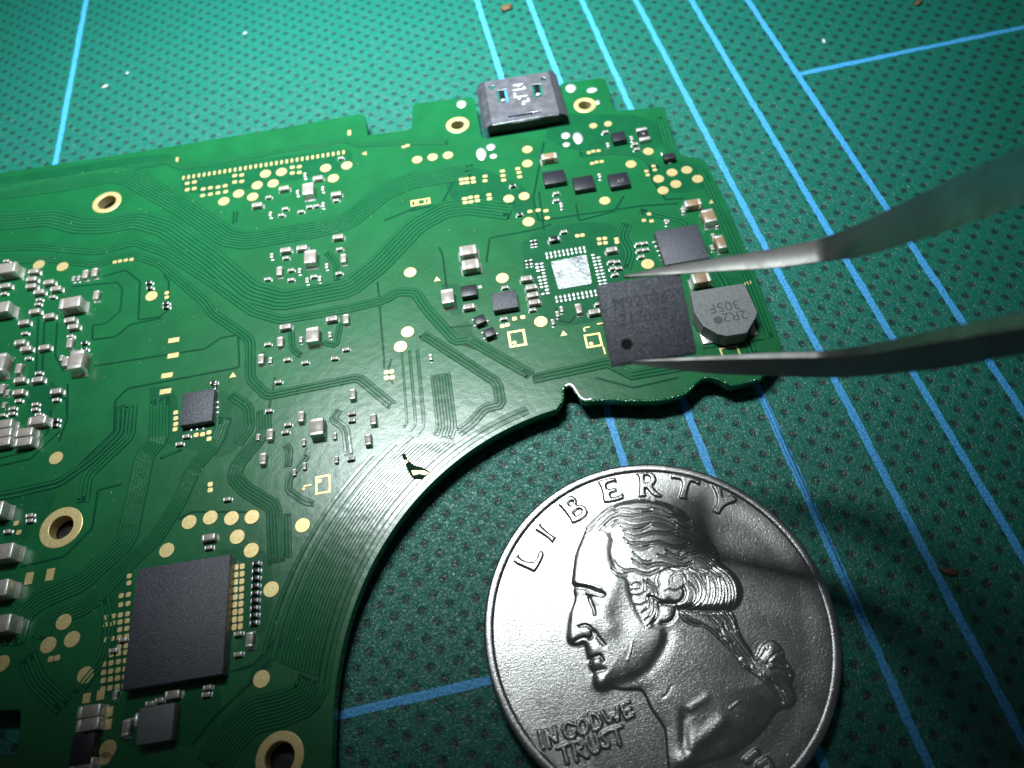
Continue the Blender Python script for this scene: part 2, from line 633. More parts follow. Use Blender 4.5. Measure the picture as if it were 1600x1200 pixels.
def bundle(path, n, pitch, w, k=1, margin=0.10, world=False, h=0.045):
    if n >= 3 and pitch < 0.3:
        n, pitch, w = max(3, round(n * 0.8)), pitch * 1.25, w * 1.30
    pts = [Vector(p) for p in path] if world else U2(path, ZB)
    pts = soften(pts, 0.5 + 0.25 * n * pitch) if k else pts
    if margin is not None:
        gap.flat(pts, (n - 1) * pitch + w + 2 * margin, ZB + 0.004 + 0.0007 * (len(gap.v) % 9))
    NB[0] += 1
    for i in range(n):
        l_ = offset_line(pts, (i - (n - 1) / 2) * pitch)
        zz = ZB + 0.0085 + 0.0013 * (NB[0] % 13)
        for e0, e1, sl in ((0, 1, 0), (-1, -2, -1)):
            v_ = l_[e1] - l_[e0]
            l_[sl] = l_[e0] + v_.normalized() * min(0.45 * v_.length, random.uniform(0, 0.9) if i % 2 else random.uniform(0, 0.3))
            if random.random() < 0.75:
                tr.disc(l_[sl], max(0.10, w * 0.8), zz + 0.0006 * (i % 5), h)
        tr.add(l_, w, zz, h, 0.7)


def groove(path, w=0.20, k=1):
    pts = U2(path, ZB)
    gap.flat(chaikin(pts, k) if k > 1 else soften(pts, 0.35), w, ZB + 0.004 + 0.0007 * (len(gap.v) % 9))


bundle([(-30, 304), (100, 287), (175, 273), (205, 278), (290, 326), (355, 371), (385, 376), (500, 357), (545, 345), (600, 300), (640, 283), (735, 267)], 7, 0.34, 0.20)
bundle([(-30, 349), (80, 340), (125, 352), (165, 352), (215, 343), (260, 356), (330, 405), (390, 456), (440, 470), (545, 450), (590, 415), (650, 352), (695, 327), (730, 322), (800, 330)], 6, 0.40, 0.25)
bundle([(-30, 388), (60, 385), (150, 393), (212, 378), (260, 395), (330, 440), (395, 487), (440, 500), (545, 482), (600, 469), (622, 456), (650, 457), (664, 480), (690, 509), (712, 533), (732, 530), (830, 586)], 4, 0.27, 0.16)
bundle([(-30, 412), (70, 404), (150, 413), (205, 397), (250, 412), (320, 472), (333, 491), (378, 521), (391, 533), (391, 592), (418, 619), (560, 590), (612, 633)], 4, 0.24, 0.13)
bundle([(0, 296), (120, 277), (262, 252), (285, 262), (540, 218), (562, 226), (640, 222), (700, 222)], 3, 0.22, 0.12, 1)
bundle([(660, 522), (777, 598), (783, 632), (757, 638), (736, 662), (716, 676)], 3, 0.25, 0.13, 1)
bundle([(640, 545), (650, 662), (640, 676)], 3, 0.72, 0.16, 1, None, h=0.04)
for dx in (-11.5, 0, 12):
    groove([(640 + dx - 2, 548), (650 + dx - 2, 662)], 0.10, 0)
bundle([(688, 584), (698, 668), (692, 684)], 9, 0.20, 0.11, 1, 0.06, h=0.04)
bundle([(832, 592), (950, 567), (988, 586), (1072, 571)], 3, 0.27, 0.14, 0)
# traces that follow the round cutout
for i, (off, w) in enumerate([(0.62, 0.30), (1.05, 0.30)] + [(1.48 + 0.255 * j, 0.150) for j in range(11)] + [(4.30, 0.20), (4.85, 0.26), (5.55, 0.22)]):
    aa0 = a0 + (0.10 if off < 1.2 else 0.36 + 0.012 * i if off < 4.2 else 0.47 + 0.1 * (off - 4.3))
    aa1 = a1 - (0.04 if off < 1.2 else 0.07 + 0.012 * off)
    pts = [ARC_C + (ARC_R + off) * Vector((math.cos(t), math.sin(t))) for t in np.linspace(aa0, aa1, 40)]
    pts = [Vector(p) for p in pts]
    tr.add(pts, w, ZB + 0.0095, 0.05, 0.6)
    if off > 1.2:
        gap.flat(pts, w + 0.20, ZB + 0.004 + 0.0005 * (i % 5))
    else:
        gap.flat(offset_line(pts, -w / 2 - 0.07), 0.10, ZB + 0.0045)
bundle([(492, 1062), (478, 1092), (440, 1108), (395, 1118), (362, 1150), (330, 1200)], 12, 0.19, 0.1, 2)
# lower left bundles
bundle([(190, 634), (188, 676), (148, 716), (93, 755), (20, 772), (-30, 780)], 2, 0.42, 0.15, 1, 0.16)
bundle([(206, 634), (202, 682), (136, 744), (130, 785)], 3, 0.27, 0.14, 1)
bundle([(250, 622), (248, 688), (226, 712), (213, 775), (198, 845), (130, 908), (62, 937), (35, 960), (20, 1010)], 7, 0.225, 0.13, 1)
bundle([(352, 652), (338, 692), (304, 730), (280, 785), (246, 838), (190, 892), (140, 945), (75, 972), (62, 1000)], 6, 0.20, 0.11, 1)
bundle([(285, 702), (250, 716)], 1, 0.2, 0.12, 1)
bundle([(412, 640), (413, 676), (374, 722), (366, 745), (382, 764), (428, 792), (432, 880)], 6, 0.20, 0.09, 1)
bundle([(360, 617), (388, 636), (391, 668), (372, 695)], 3, 0.24, 0.11, 1)
bundle([(445, 803), (446, 872)], 5, 0.21, 0.11, 0, 0.05, h=0.04)
bundle([(163, 935), (172, 985), (158, 1035), (118, 1085)], 4, 0.22, 0.11, 1)
bundle([(42, 1025), (58, 1065), (100, 1105)], 6, 0.2, 0.1, 1)
bundle([(480, 712), (452, 748), (450, 766), (476, 784), (490, 787)], 2, 0.3, 0.14, 1)
bundle([(446, 694), (453, 704), (450, 730)], 2, 0.35, 0.13, 1, h=0.04)
bundle([(530, 640), (520, 655), (540, 670), (545, 712)], 2, 0.42, 0.15, 1, h=0.04)
bundle([(505, 535), (525, 540), (532, 505)], 2, 0.30, 0.12, 1)
bundle([(455, 515), (457, 545), (470, 556)], 2, 0.3, 0.12, 1)
bundle([(510, 395), (525, 410), (527, 440)], 2, 0.28, 0.12, 1)
bundle([(1000, 330), (1070, 345), (1130, 440), (1180, 560)], 2, 0.4, 0.2, 1)
bundle([(980, 350), (972, 370), (985, 395), (978, 420)], 3, 0.26, 0.12, 1)
bundle([(1030, 183), (1042, 228), (1055, 251), (1090, 258), (1122, 324), (1157, 406), (1204, 528)], 2, 0.3, 0.14, 1)
bundle([(905, 240), (960, 236), (1000, 240), (1030, 262)], 3, 0.24, 0.12, 1)
for g in [[(160, 432), (196, 422), (219, 440), (216, 500), (250, 495), (263, 484), (264, 440), (256, 430)],
          [(112, 448), (184, 441), (191, 452), (188, 486), (165, 506), (145, 508), (144, 531), (181, 526), (204, 507), (253, 497)],
          [(147, 572), (320, 545), (345, 528), (372, 523), (374, 574), (200, 607), (180, 626), (178, 674), (95, 754), (0, 772)],
          [(190, 757), (153, 766), (148, 800), (144, 826), (100, 870), (32, 886)],
          [(0, 716), (48, 705), (75, 675), (80, 640)], [(0, 728), (48, 717), (95, 672)],
          [(590, 440), (600, 560), (600, 575)], [(612, 560), (606, 580), (614, 600)],
          [(760, 410), (765, 372), (840, 358), (862, 350)], [(842, 300), (850, 360)],
          [(700, 470), (692, 400), (686, 386)], [(742, 508), (700, 512)],
          [(850, 222), (833, 310), (842, 345), (1000, 322), (1060, 318)],
          [(900, 320), (905, 345), (960, 330), (975, 306)], [(1015, 250), (1018, 280), (1040, 312), (1070, 310)],
          [(60, 496), (56, 590)], [(70, 496), (66, 585)], [(90, 500), (86, 555), (100, 580)],
          [(106, 600), (105, 655), (92, 690)], [(75, 622), (104, 622), (104, 642)],
          [(430, 590), (420, 640)], [(480, 700), (470, 720)], [(386, 800), (300, 800), (278, 812)],
          [(360, 1050), (395, 1040), (430, 1000), (470, 890)], [(300, 1165), (335, 1120), (400, 1060), (440, 1005), (478, 905)],
          [(640, 330), (690, 318), (706, 290), (712, 262), (740, 258)], [(600, 345), (660, 320)],
          [(930, 590), (990, 606), (1060, 590)], [(770, 555), (700, 530)], [(366, 330), (364, 350)], [(371, 330), (369, 348)],
          [(450, 360), (450, 372)], [(1075, 420), (1170, 400)], [(1098, 545), (1195, 530)], [(868, 480), (872, 500), (890, 505), (902, 490)]]:
    groove(g)
link('copper_traces', tr.mesh('copper_traces'), board, mats='trace')['kind'] = 'stuff'
link('trace_gaps', gap.mesh('trace_gaps'), board, mats='bare')['kind'] = 'stuff'

# bare areas without copper
for q in [[(0, 278), (260, 236), (275, 250), (0, 292)], [(282, 274), (300, 262), (535, 232), (552, 236), (548, 262), (500, 275), (330, 305), (285, 300)],
          [(690, 265), (738, 256), (840, 300), (830, 345), (790, 320), (720, 335), (700, 300)],
          [(815, 380), (850, 355), (930, 345), (960, 352), (975, 372), (975, 470), (940, 500), (880, 512), (850, 500), (822, 470)],
          [(716, 505), (735, 500), (742, 530), (716, 532), (700, 520)], [(690, 445), (722, 440), (726, 492), (700, 494)],
          [(0, 775), (75, 760), (92, 775), (50, 838), (0, 850)], [(232, 606), (275, 602), (282, 680), (330, 684), (345, 640), (340, 612), (355, 608), (395, 660), (360, 720), (290, 700), (240, 690)],
          [(340, 860), (420, 850), (430, 930), (412, 1000), (355, 1000)], [(40, 600), (62, 588), (92, 600), (92, 640), (45, 660)],
          [(425, 1000), (440, 1005), (428, 1040), (395, 1075), (385, 1060)], [(1080, 440), (1175, 430), (1200, 530), (1090, 545)],
          [(860, 178), (1035, 180), (1045, 230), (960, 245), (850, 225)], [(400, 560), (412, 545), (420, 560), (412, 575)],
          [(168, 900), (200, 880), (210, 900), (200, 1080), (150, 1090), (160, 960)], [(200, 1080), (330, 1055), (350, 1090), (330, 1160), (180, 1180)],
          [(1010, 255), (1100, 255), (1115, 290), (1060, 305), (1020, 290)]]:
    w = U2(q, ZB)
    w = chaikin(w + [w[0]], 1)[:-1]
    link('bare_patch', poly_prism('bare_patch', w, ZB - 0.02, ZB + 0.003), board, mats='patch')

# --- pads
disc = bmesh.new()
bmesh.ops.create_cone(disc, cap_ends=True, segments=28, radius1=1.0, radius2=0.96, depth=0.03)
disc_me = bm_mesh('test_pad', disc)
sq_me = box_mesh('solder_pad', 1, 1, 0.03, 0.0)
sqr_me = poly_prism('solder_pad_round', [(0.5 * max(-0.86, min(0.86, math.cos(a))) / 0.86, 0.5 * max(-0.86, min(0.86, math.sin(a))) / 0.86) for a in np.linspace(0, 2 * math.pi, 24, endpoint=False)], -0.015, 0.015)
dome = bmesh.new()
bmesh.ops.create_uvsphere(dome, u_segments=14, v_segments=8, radius=1.0)
dome_me = bm_mesh('solder_blob', dome)
smooth(dome_me)


_by_mat = {}


def with_mat(me, m):
    if (me.name, m) not in _by_mat:
        c = me.copy(); c.materials.clear(); c.materials.append(M[m]); _by_mat[(me.name, m)] = c
    return _by_mat[(me.name, m)]


def pad(px, py, r=0.62):
    o = link('test_pad', with_mat(disc_me, 'gold'), board, U(px, py, ZB) + Vector((0, 0, 0.046)), 0)
    o.scale = (r, r, 1)
    return o


def spad(px, py, w, d, rz=0.0, rounded=False, m='gold'):
    o = link('solder_pad', with_mat(sqr_me if rounded else sq_me, m), board, U(px, py, ZB) + Vector((0, 0, 0.044 if rounded else 0.03)), BA + rz)
    o.scale = (w, d, 1)
    return o


def blob(px, py, w, d, h=0.10, rz=0.0, name='solder_blob', m='tin'):
    o = link(name, with_mat(dome_me, m), board, U(px, py, ZB) + Vector((0, 0, 0.02)), BA + rz)
    o.scale = (w / 2, d / 2, h)
    return o


for q in "88,716 296,816 329,809 362,810 394,808 371,839 393,860 261,860 473,821 424,921 409,1061 100,972 113,999 76,1008 134,1055 169,1171 3,1037 637,519 626,542 641,426 785,435 845,503 826,347 795,311 819,307 652,250 676,246 700,243 986,257 945,314 1029,280 1050,270 1036,298 1056,288 1073,266 1090,280 237,463 98,417 61,414 415,272 440,269 402,290 427,287 373,303 395,308 350,315 509,263 542,259 521,279 1012,413 824,234 824,256 1013,237".split():
    x, y = map(float, q.split(','))
    pad(x, y, 0.60 if y > 330 or x < 600 else 0.55)
for q in "927,197 950,194 165,1185".split():
    x, y = map(float, q.split(','))
    pad(x, y, 0.42)
for x, y in [(272, 532), (271, 556), (261.5, 587), (259, 612)]:
    spad(x, y, 1.02, 0.52)
for x, y in [(46, 904), (79, 898)]:
    spad(x, y, 0.62, 0.95)
for x, y in [(136, 1091), (158, 1086), (171, 1112), (169, 1132)]:
    spad(x, y, 0.55, 0.65)
# long row of contacts for the removed ribbon connector
for i in range(32):
    t = i / 31
    spad(287 + 250 * t, 278.5 - 40 * t, 0.27, 0.62, rounded=True)
for x, y in [(293, 287), (304, 285), (293, 297), (304, 295), (318, 296), (329, 294), (341, 293), (352, 291), (317, 306), (329, 304), (341, 302), (353, 300),
             (367, 275), (378, 274), (367, 285), (378, 284), (457, 262), (468, 261), (457, 271), (468, 270)]:
    spad(x, y, 0.50, 0.46, rounded=True)
spad(277, 250, 0.28, 0.75); spad(546, 208, 0.36, 0.85)
for x, y in [(721, 281), (729, 280), (739, 279), (722, 287), (730, 286), (740, 285), (758, 276), (758, 283), (785, 268), (786, 275), (787, 282), (809, 264), (811, 270), (812, 277),
             (726, 311), (735, 309), (745, 308), (727, 317), (736, 316), (746, 314), (764, 305), (765, 311), (828, 331), (841, 329), (853, 330), (855, 341)]:
    spad(x, y, 0.50, 0.40, rounded=True)
for x, y in [(936, 374), (945, 373), (937, 381), (946, 380), (902, 369), (910, 368), (963, 374), (964, 379), (1006, 345), (1014, 335), (1018, 346), (804, 498.5), (817, 496), (785, 510), (793, 508),
             (604, 582), (612, 581), (604, 591), (613, 590), (329, 757), (329, 766), (261, 458), (261, 465), (920, 239), (927, 237), (935, 236), (925, 256), (932, 254), (940, 253),
             (1010, 268), (1012, 274), (1021, 260), (1023, 266), (275, 645), (275, 654), (275, 663), (274, 671), (307, 680), (317, 679), (327, 676), (327, 686), (180, 410), (188, 408.5), (197, 407), (206, 406), (631, 230), (637, 228), (80, 1030), (90, 1028), (26, 818), (30, 832)]:
    spad(x, y, 0.42, 0.40, rounded=True)
for x, y in [(1043, 346), (750, 449)]:
    spad(x, y, 0.3, 0.3, m='tin')
# ball pads beside the large chip
for r in range(9):
    for c in range(2):
        spad(369.5 + 9.6 * c - 0.4 * r, 886.5 + 11.7 * r - 1.3 * c, 0.36, 0.43, rounded=True)
rows_l = [(4, 1072), (4, 1058.5), (4, 1046), (4, 1033), (3, 1020), (2, 1010), (4, 995), (2, 983), (4, 971), (4, 960), (2, 944), (2, 930), (1, 912), (1, 901)]
for n, y in rows_l:
    x1 = 203.5 + (1058 - y) * 0.045 - 8
    for k in range(n):
        spad(x1 - 11.2 * k, y + (3.2 + 1.9 * k) - 4, 0.36, 0.36, rounded=True)
# triangles, polarity boxes
for x, y, rr in [(570, 240, 90), (683, 437, 0), (881, 522, 0), (364, 587, 0), (1112, 316, 0)]:
    s = 0.36
    pts = [(s * math.cos(math.radians(rr + 90 + 120 * k)), s * math.sin(math.radians(rr + 90 + 120 * k))) for k in range(3)]
    link('pin_one_triangle', poly_prism('pin_one_triangle', pts, 0, 0.028), board, U(x, y, ZB), BA, 'gold')


def frame_mark(px, py, w, d, t, dots=()):
    bm = bmesh.new()
    bm_box(bm, -w / 2, w / 2, d / 2 - t, d / 2, 0, 0.028); bm_box(bm, -w / 2, w / 2, -d / 2, -d / 2 + t, 0, 0.028)
    bm_box(bm, -w / 2, -w / 2 + t, -d / 2 + t, d / 2 - t, 0, 0.028); bm_box(bm, w / 2 - t, w / 2, -d / 2 + t, d / 2 - t, 0, 0.028)
    o = link('polarity_frame', bm_mesh('polarity_frame', bm), board, U(px, py, ZB), BA, 'gold')
    for (x, y, r) in dots:
        q = link('pin_one_dot', with_mat(disc_me, 'gold'), o, (x, y, 0.016), 0, world=False)
        q.scale = (r, r, 1)


frame_mark(808, 529, 1.55, 1.75, 0.22, [(-0.3, -0.4, 0.2)])
frame_mark(927, 532, 1.45, 1.45, 0.20, [(-0.25, -0.3, 0.2)])
frame_mark(505, 757, 1.25, 1.60, 0.18, [(-0.28, 0.35, 0.2)])
frame_mark(657, 316, 2.0, 0.85, 0.16)
frame_mark(1141, 551, 1.6, 1.2, 0.16)
spad(651, 317, 0.42, 0.40); spad(664, 315, 0.18, 0.40); spad(669, 315, 0.1, 0.40)
blob(474, 764, 0.34, 0.34, 0.03, m='gold'); spad(481, 759, 0.62, 0.14)
spad(917, 512, 0.5, 0.14); spad(913, 516, 0.16, 0.4); spad(938, 506, 0.6, 0.14); spad(944, 548, 0.14, 0.8)
for dx in (0, 6, 12):
    spad(1164 + dx * 0.7, 444 - dx * 0.2, 0.10, 0.34, rz=0.3 * (1 if dx == 6 else -0.2))
# connector name worn into the mask: the number 6 and a loop beside it
groove([(232, 262), (225, 272), (229, 280), (236, 279)], 0.10, 2)
groove([(240, 264), (239, 277), (244, 284), (253, 281), (256, 274), (249, 269), (241, 274)], 0.10, 2)

# --- chip components
CL = {'8': (2.02, 1.28, 1.15), '7': (1.62, 1.15, 0.85), '6': (1.60, 0.82, 0.75), '9': (2.4, 1.8, 1.2), '4': (1.06, 0.54, 0.46), '2': (0.60, 0.32, 0.28)}
cap_cache = {}


def cap_meshes(cl, body):
    if (cl, body) in cap_cache:
        return cap_cache[(cl, body)]
    L, W, H = CL[cl]
    bw = 0.24 * L if cl in '42' else 0.23 * L
    bmb = bmesh.new()
    bm_box(bmb, -L / 2 + 0.04, L / 2 - 0.04, -W / 2 + 0.012, W / 2 - 0.012, 0.02, H - 0.012, 0.03 if cl in '9876' else 0.015, 1)
    parts = []
    for s in (-1, 1):
        t = bmesh.new()
        x0, x1 = (-L / 2, -L / 2 + bw) if s < 0 else (L / 2 - bw, L / 2)
        bm_box(t, x0, x1, -W / 2, W / 2, 0.02, H, min(0.09, 0.16 * W), 2)
        # solder fillet
        f = 0.11 * W + 0.06
        fh = H * 0.32
        xo = s * L / 2
        vs = [t.verts.new(c) for c in [(xo - s * 0.02, -W * 0.48, fh), (xo - s * 0.02, W * 0.48, fh), (xo + s * f * 0.35, -W * 0.46, fh * 0.35), (xo + s * f * 0.35, W * 0.46, fh * 0.35), (xo + s * f, -W * 0.5, 0.012), (xo + s * f, W * 0.5, 0.012), (xo - s * 0.02, -W * 0.5, 0.012), (xo - s * 0.02, W * 0.5, 0.012)]]
        for q in [(0, 1, 3, 2), (2, 3, 5, 4), (0, 2, 4, 6), (1, 7, 5, 3)]:
            ff = t.faces.new([vs[i] for i in q]); ff.smooth = True
        parts.append(t)
    if cl == '2':
        for t in parts:
            off = len(bmb.verts)
            mapv = {v: bmb.verts.new(v.co) for v in t.verts}
            for f in t.faces:
                nf = bmb.faces.new([mapv[v] for v in f.verts]); nf.material_index = 1; nf.smooth = f.smooth
            t.free()
        me = bm_mesh('capacitor_small', bmb)
        me.materials.append(M[body]); me.materials.append(M['tin'])
        cap_cache[(cl, body)] = (me, [])
    else:
        me = bm_mesh('capacitor', bmb); me.materials.append(M[body])
        tm = []
        for t in parts:
            m2 = bm_mesh('terminal', t); m2.materials.append(M['term']); tm.append(m2)
        cap_cache[(cl, body)] = (me, tm)
    return cap_cache[(cl, body)]


def comp(px, py, cl, o='h', body='ceramic', name=None):
    me, tm = cap_meshes(cl, body)
    H = CL[cl][2]
    loc = U(px, py, ZB + H)
    loc.z = ZB
    rz = BA + (math.pi / 2 if o == 'v' else 0.0) + random.uniform(-0.03, 0.03)
    ob = link(name or ('resistor' if body == 'resist' else 'capacitor'), me, board, loc, rz)
    for m2 in tm:
        link('terminal', m2, ob, (0, 0, 0), 0, world=False)
    return ob


COMPS = """480.5,294,7v 476,273,2v 496,277,4h 443,293,4h 401,319,4h 524.5,302,4h 464.5,300,2v 504,294,2v 419,307,2h 445,325,2h 439,335,2h 422,334,2v
469.5,329.5,2h 483,322,2h 494,320.5,2h 504.5,319,2v 524.5,312,2h 532,246,2h
484,400,7v 471,386,4h 445.5,389.5,4h 446,402,2h 424,399,2v 436,422.5,4v 454,421,2h 454,436,2h 417.5,435,2h 467.5,422.5,2v 479.5,437.5,2v 499,435,2v 510,415,2v 490,431,2h
527.5,369,4h 530,388,2h 536,402.5,4v 529,426,2h
487.5,522,7v 445,509.5,4h 417.5,537,2h 437,533,4v 469.5,530,2v 407,560,4v 421.7,562.5,2v 448,561,2h 476,565.5,2h 522,559,2h 540,545,2h 515,522.5,2v 517.5,497,4h 540,497.5,4v 434,596,2h 550,615,4v
494,666,7v 469.5,650,4v 449,662.5,2h 445,674.5,2h 421,678,4v 402.5,682.5,2v 410,716,4v 474,690.5,2v 522.5,680.5,2v 549,645,2h 549,656,2h 582.5,654,4v 574.5,686,4v 525,717.5,2v 547.5,716,2h 475,727.5,2v 459,737.5,2v 419,641,2h 354,779.5,2h 290,681,2h 279,693,2h
325,839,4h 325,855,2h
8,418,8h 51,423,4h 48,435,4h 47,446,4h 7,445.6,4h 5,458,2h 75,440,4h 86,450,4h 59.5,455,4h 81,463,2h 60,467.5,2h 58,474.5,2h 52.5,485.6,4h 75,493,4h 108.5,472,8h -3,480,8h 35.6,503,4h 107.5,499,4h 113,509.5,4h 37.5,520,2h 109,524.5,2h 114,435,2v 122,434,2v 132.5,427.5,4v 147,424.5,4v 149.5,460,4v 9,407,2h
108,535,4v 118,561,8v 101.5,564,4v 95,559,2v 29.5,534,4h 39,544,4h 67.5,542,4h 43,559,2h 28,575,4v 59,582,2h 29,593,4h 57,592.5,4h 27,612,4h 86,610.6,4h 10.6,613,2v 86,624,2h 27.5,625.6,2h 54,631,2h 53,639,2h 18,637.5,2h 17.5,645.6,2h 5,632.5,2v 59,647,2h 1,607,4v -4,566,8v
57,656,6h 36,675,6h 35,689.5,6h 4,662,6h 3,676,6h 1,690,6h 2,648,2h
731,390,7h 735,412,7h 699,462,7v 732.5,478,4h 822.5,434,4h 830,447.5,4h 832.5,459.5,4h 835,471,4h 956,389,4h 904,481,4v 929,486,4h 935,474,2h 871,490,2v 877.5,482.5,2v 864,502.5,2v 832,483,2h 672.5,557.5,2v 881,361,2h
789,448,2h 787,497,2h 955,408,2h 958,418,2h 961,428,2h 964,408,2h 967,418,2h
858,243,6h 1083,316,6h 1108,336,7v 1126,377,6v 1067,328,2v 937,274,2v 950,226,2v 992,224,2h 995,232,2h 987,215,2v 946,205,2h 869,301,2h 869,312,2h 877,320,2v
1096,433,7h 998,380,2h 1007,379,2h 1000,390,2h 1009,389,2h 1002,400,2h 1041,346,2v 1115,368,2v 1113,386,2v 1120,350,2v
138,1111,6h 136,1132,6h 126,1196,6h 268,1085,4h 321,1085,2h 323,1074,2h 248,1094,2h 233,1099,2h 191,999,2h 371,990,2h 389,999,4v 371,1022,2h 176,1016,2h 45,805,2h 45,813,2h 179,1086,2v 196,1137,4v 10,830,2h""".split()
BROWN = {(858, 243), (1083, 316), (1108, 336), (1126, 377), (1096, 433)}
for q in COMPS:
    x, y, s = q.split(',')
    x, y = float(x), float(y)
    comp(x, y, s[0], s[1], 'ceramic_brown' if (x, y) in BROWN else 'ceramic')
for r in range(9):
    comp(399.5 - 0.5 * r, 880 + 11.6 * r, '2', 'h', 'resist')
for x, y, s, o in [(831, 379, '2', 'v'), (837, 378, '2', 'v'), (823, 410, '2', 'v'), (830, 409, '2', 'v'), (232, 441, '2', 'h'), (233, 449, '2', 'h'), (258.5, 473, '2', 'h'), (258.5, 479, '2', 'h'), (801, 289, '2', 'h'), (812, 334, '2', 'h'), (333, 597, '2', 'h'), (335, 604, '2', 'v'), (86, 656, '2', 'h'), (85, 664, '2', 'h'), (131, 535, '2', 'h'), (131, 545, '2', 'h'), (129, 553, '2', 'h'), (866, 372, '4', 'h')]:
    comp(x, y, s, o, 'resist')


# --- chips
def chip(px, py, w, d, h, m='chip', rz=0.0, name='chip', label=None):
    me = box_mesh(name, w, d, h, 0.03, 2, 0.03)
    loc = U(px, py, ZB + h); loc.z = ZB
    o = link(name, me, board, loc, BA + rz, m)
    if label: o['label'] = label
    return o


def marking(o, text, size, x, y, z, rz=0.0, m='mark'):
    t = link('marking', text_mesh('marking', text, size), o, (x, y, z), rz, m, world=False)
    t['label'] = 'printed characters'
    return t


big = chip(279, 968, 7.0, 8.55, 0.95, 'chip', 0.0, 'memory_chip', 'large dark rectangular chip')
u1 = chip(308.5, 636, 2.75, 3.2, 0.62, 'chip', 0.0, 'chip', 'small square dark chip with grainy top')
for y in (629, 637, 645):
    blob(340, y, 0.34, 0.26, 0.09)
for x, y in ((299, 672), (308, 671), (318, 670)):
    blob(x, y, 0.22, 0.32, 0.06)
u2 = chip(788.5, 469, 2.25, 1.95, 0.60, 'chip', 0.0, 'chip', 'blue black square chip beside two polarity boxes')
chip(732.5, 454, 1.42, 1.22, 0.55, 'chip_smooth')
chip(866, 276.5, 2.2, 1.75, 0.55, 'chip_smooth'); chip(912, 285.5, 2.05, 1.75, 0.55, 'chip_smooth')
u5 = chip(967, 280.5, 1.95, 1.75, 0.55, 'chip_smooth', 0.0, 'chip', 'small black chip marked A7')
marking(u5, 'A7', 0.62, 0.1, -0.25, 0.585, 0, 'ferrite')
chip(967, 213, 1.35, 1.25, 0.65, 'chip_smooth'); chip(1046, 244, 1.15, 0.75, 0.6, 'chip_smooth')
blob(1046, 254, 0.5, 0.45, 0.16); blob(1034, 241, 0.25, 0.5, 0.12)
rr_ = chip(1005, 209, 1.05, 1.1, 0.42, 'resist', 0.0, 'resistor', 'square black resistor with silver ends')
for s in (-1, 1):
    bmx = bmesh.new(); bm_box(bmx, -0.56, 0.56, s * 0.72 - 0.2, s * 0.72 + 0.2, 0.02, 0.46, 0.05)
    link('terminal', bm_mesh('terminal', bmx), rr_, (0, 0, 0), 0, 'term', world=False)
marking(rr_, 'R', 0.5, 0, 0, 0.46, math.pi, 'tin')
r5 = chip(1064.5, 382, 4.0, 4.15, 0.72, 'chip', 0.0, 'chip', 'square dark power chip behind the tweezer tip')
for i in range(6):
    blob(1022 + 3.4 * i, 379 + 6.9 * i, 0.42, 0.24, 0.12)
for x, y in ((750, 499), (765, 519)):
    o = chip(x, y, 0.95, 0.85, 0.55, 'chip_smooth', 0.25, 'transistor')
    for dx, dy in ((-11, -3), (-8, 10), (12, -1), (9, 6)):
        blob(x + dx, y + 4 + dy * 0.7, 0.36, 0.28, 0.14)
# dark part low on the left, and its shield frame next to it
chip(128, 1171, 1.5, 1.9, 0.75, 'chip_smooth', 0.0, 'transistor')
for x, y in ((128, 1149), (143, 1147)):
    blob(x, y, 0.4, 0.5, 0.12)
for x, y, c_ in ((-1, 862, '8'), (-9, 920, '8'), (-6, 975, '8'), (-16, 796, '8')):
    comp(x, y, c_, 'h')
# inductor low on the left, grey block
ind = chip(243, 1131, 2.4, 2.3, 0.9, 'ferrite', 0.0, 'inductor', 'dim grey inductor block below the large chip')
for x, y, w, d in ((272, 1115, 0.5, 0.6), (271, 1142, 0.55, 0.8), (240, 1109, 1.2, 0.3), (214, 1125, 0.4, 1.0), (262, 1105, 1.0, 0.35)):
    blob(x, y, w, d, 0.2)

# power inductor marked 2R2 305F, eight sided
ih = 1.55
top_px = [(1079, 456), (1161, 442.5), (1165, 447), (1183.5, 487), (1181, 496), (1167, 520), (1136, 525), (1122, 522), (1099, 509), (1085, 488)]
pw = U2(top_px, ZB + ih)
cen = sum(pw, Vector((0, 0))) / len(pw)
me = poly_prism('inductor', [p - cen for p in pw], 0.12, ih, 0.06, 2)
ind2 = link('inductor', me, board, (cen.x, cen.y, ZB), 0, 'ferrite')
ind2['label'] = 'grey octagonal power inductor with printed characters and dot'
for body, off in (('2R2', (0.42, -0.42)), ('305F', (-0.05, 0.72))):
    t = marking(ind2, body, 1.34, off[0], off[1], ih + 0.004, math.pi + BA, 'ferrite_ink')
dt = link('polarity_dot', with_mat(disc_me, 'ferrite_ink'), ind2, (-1.05, -0.50, ih + 0.0), 0, world=False)
dt.scale = (0.40, 0.40, 0.5)
bmx = bmesh.new()
bmesh.ops.create_cone(bmx, cap_ends=True, segments=24, radius1=1.55, radius2=1.55, depth=0.9)
core = link('winding', bm_mesh('winding', bmx), ind2, (0, 0, 0.5), 0, 'dark', world=False)
for (x, y, w, d, h) in ((-2.0, -1.0, 0.9, 1.6, 0.55), (2.0, -1.0, 0.6, 1.3, 0.45)):
    bmx = bmesh.new(); bm_box(bmx, x - w / 2, x + w / 2, y - d / 2, y + d / 2, 0.0, h * 0.35, 0.08)
    link('terminal', bm_mesh('terminal', bmx), ind2, (0, 0, 0), BA, 'tin', world=False)
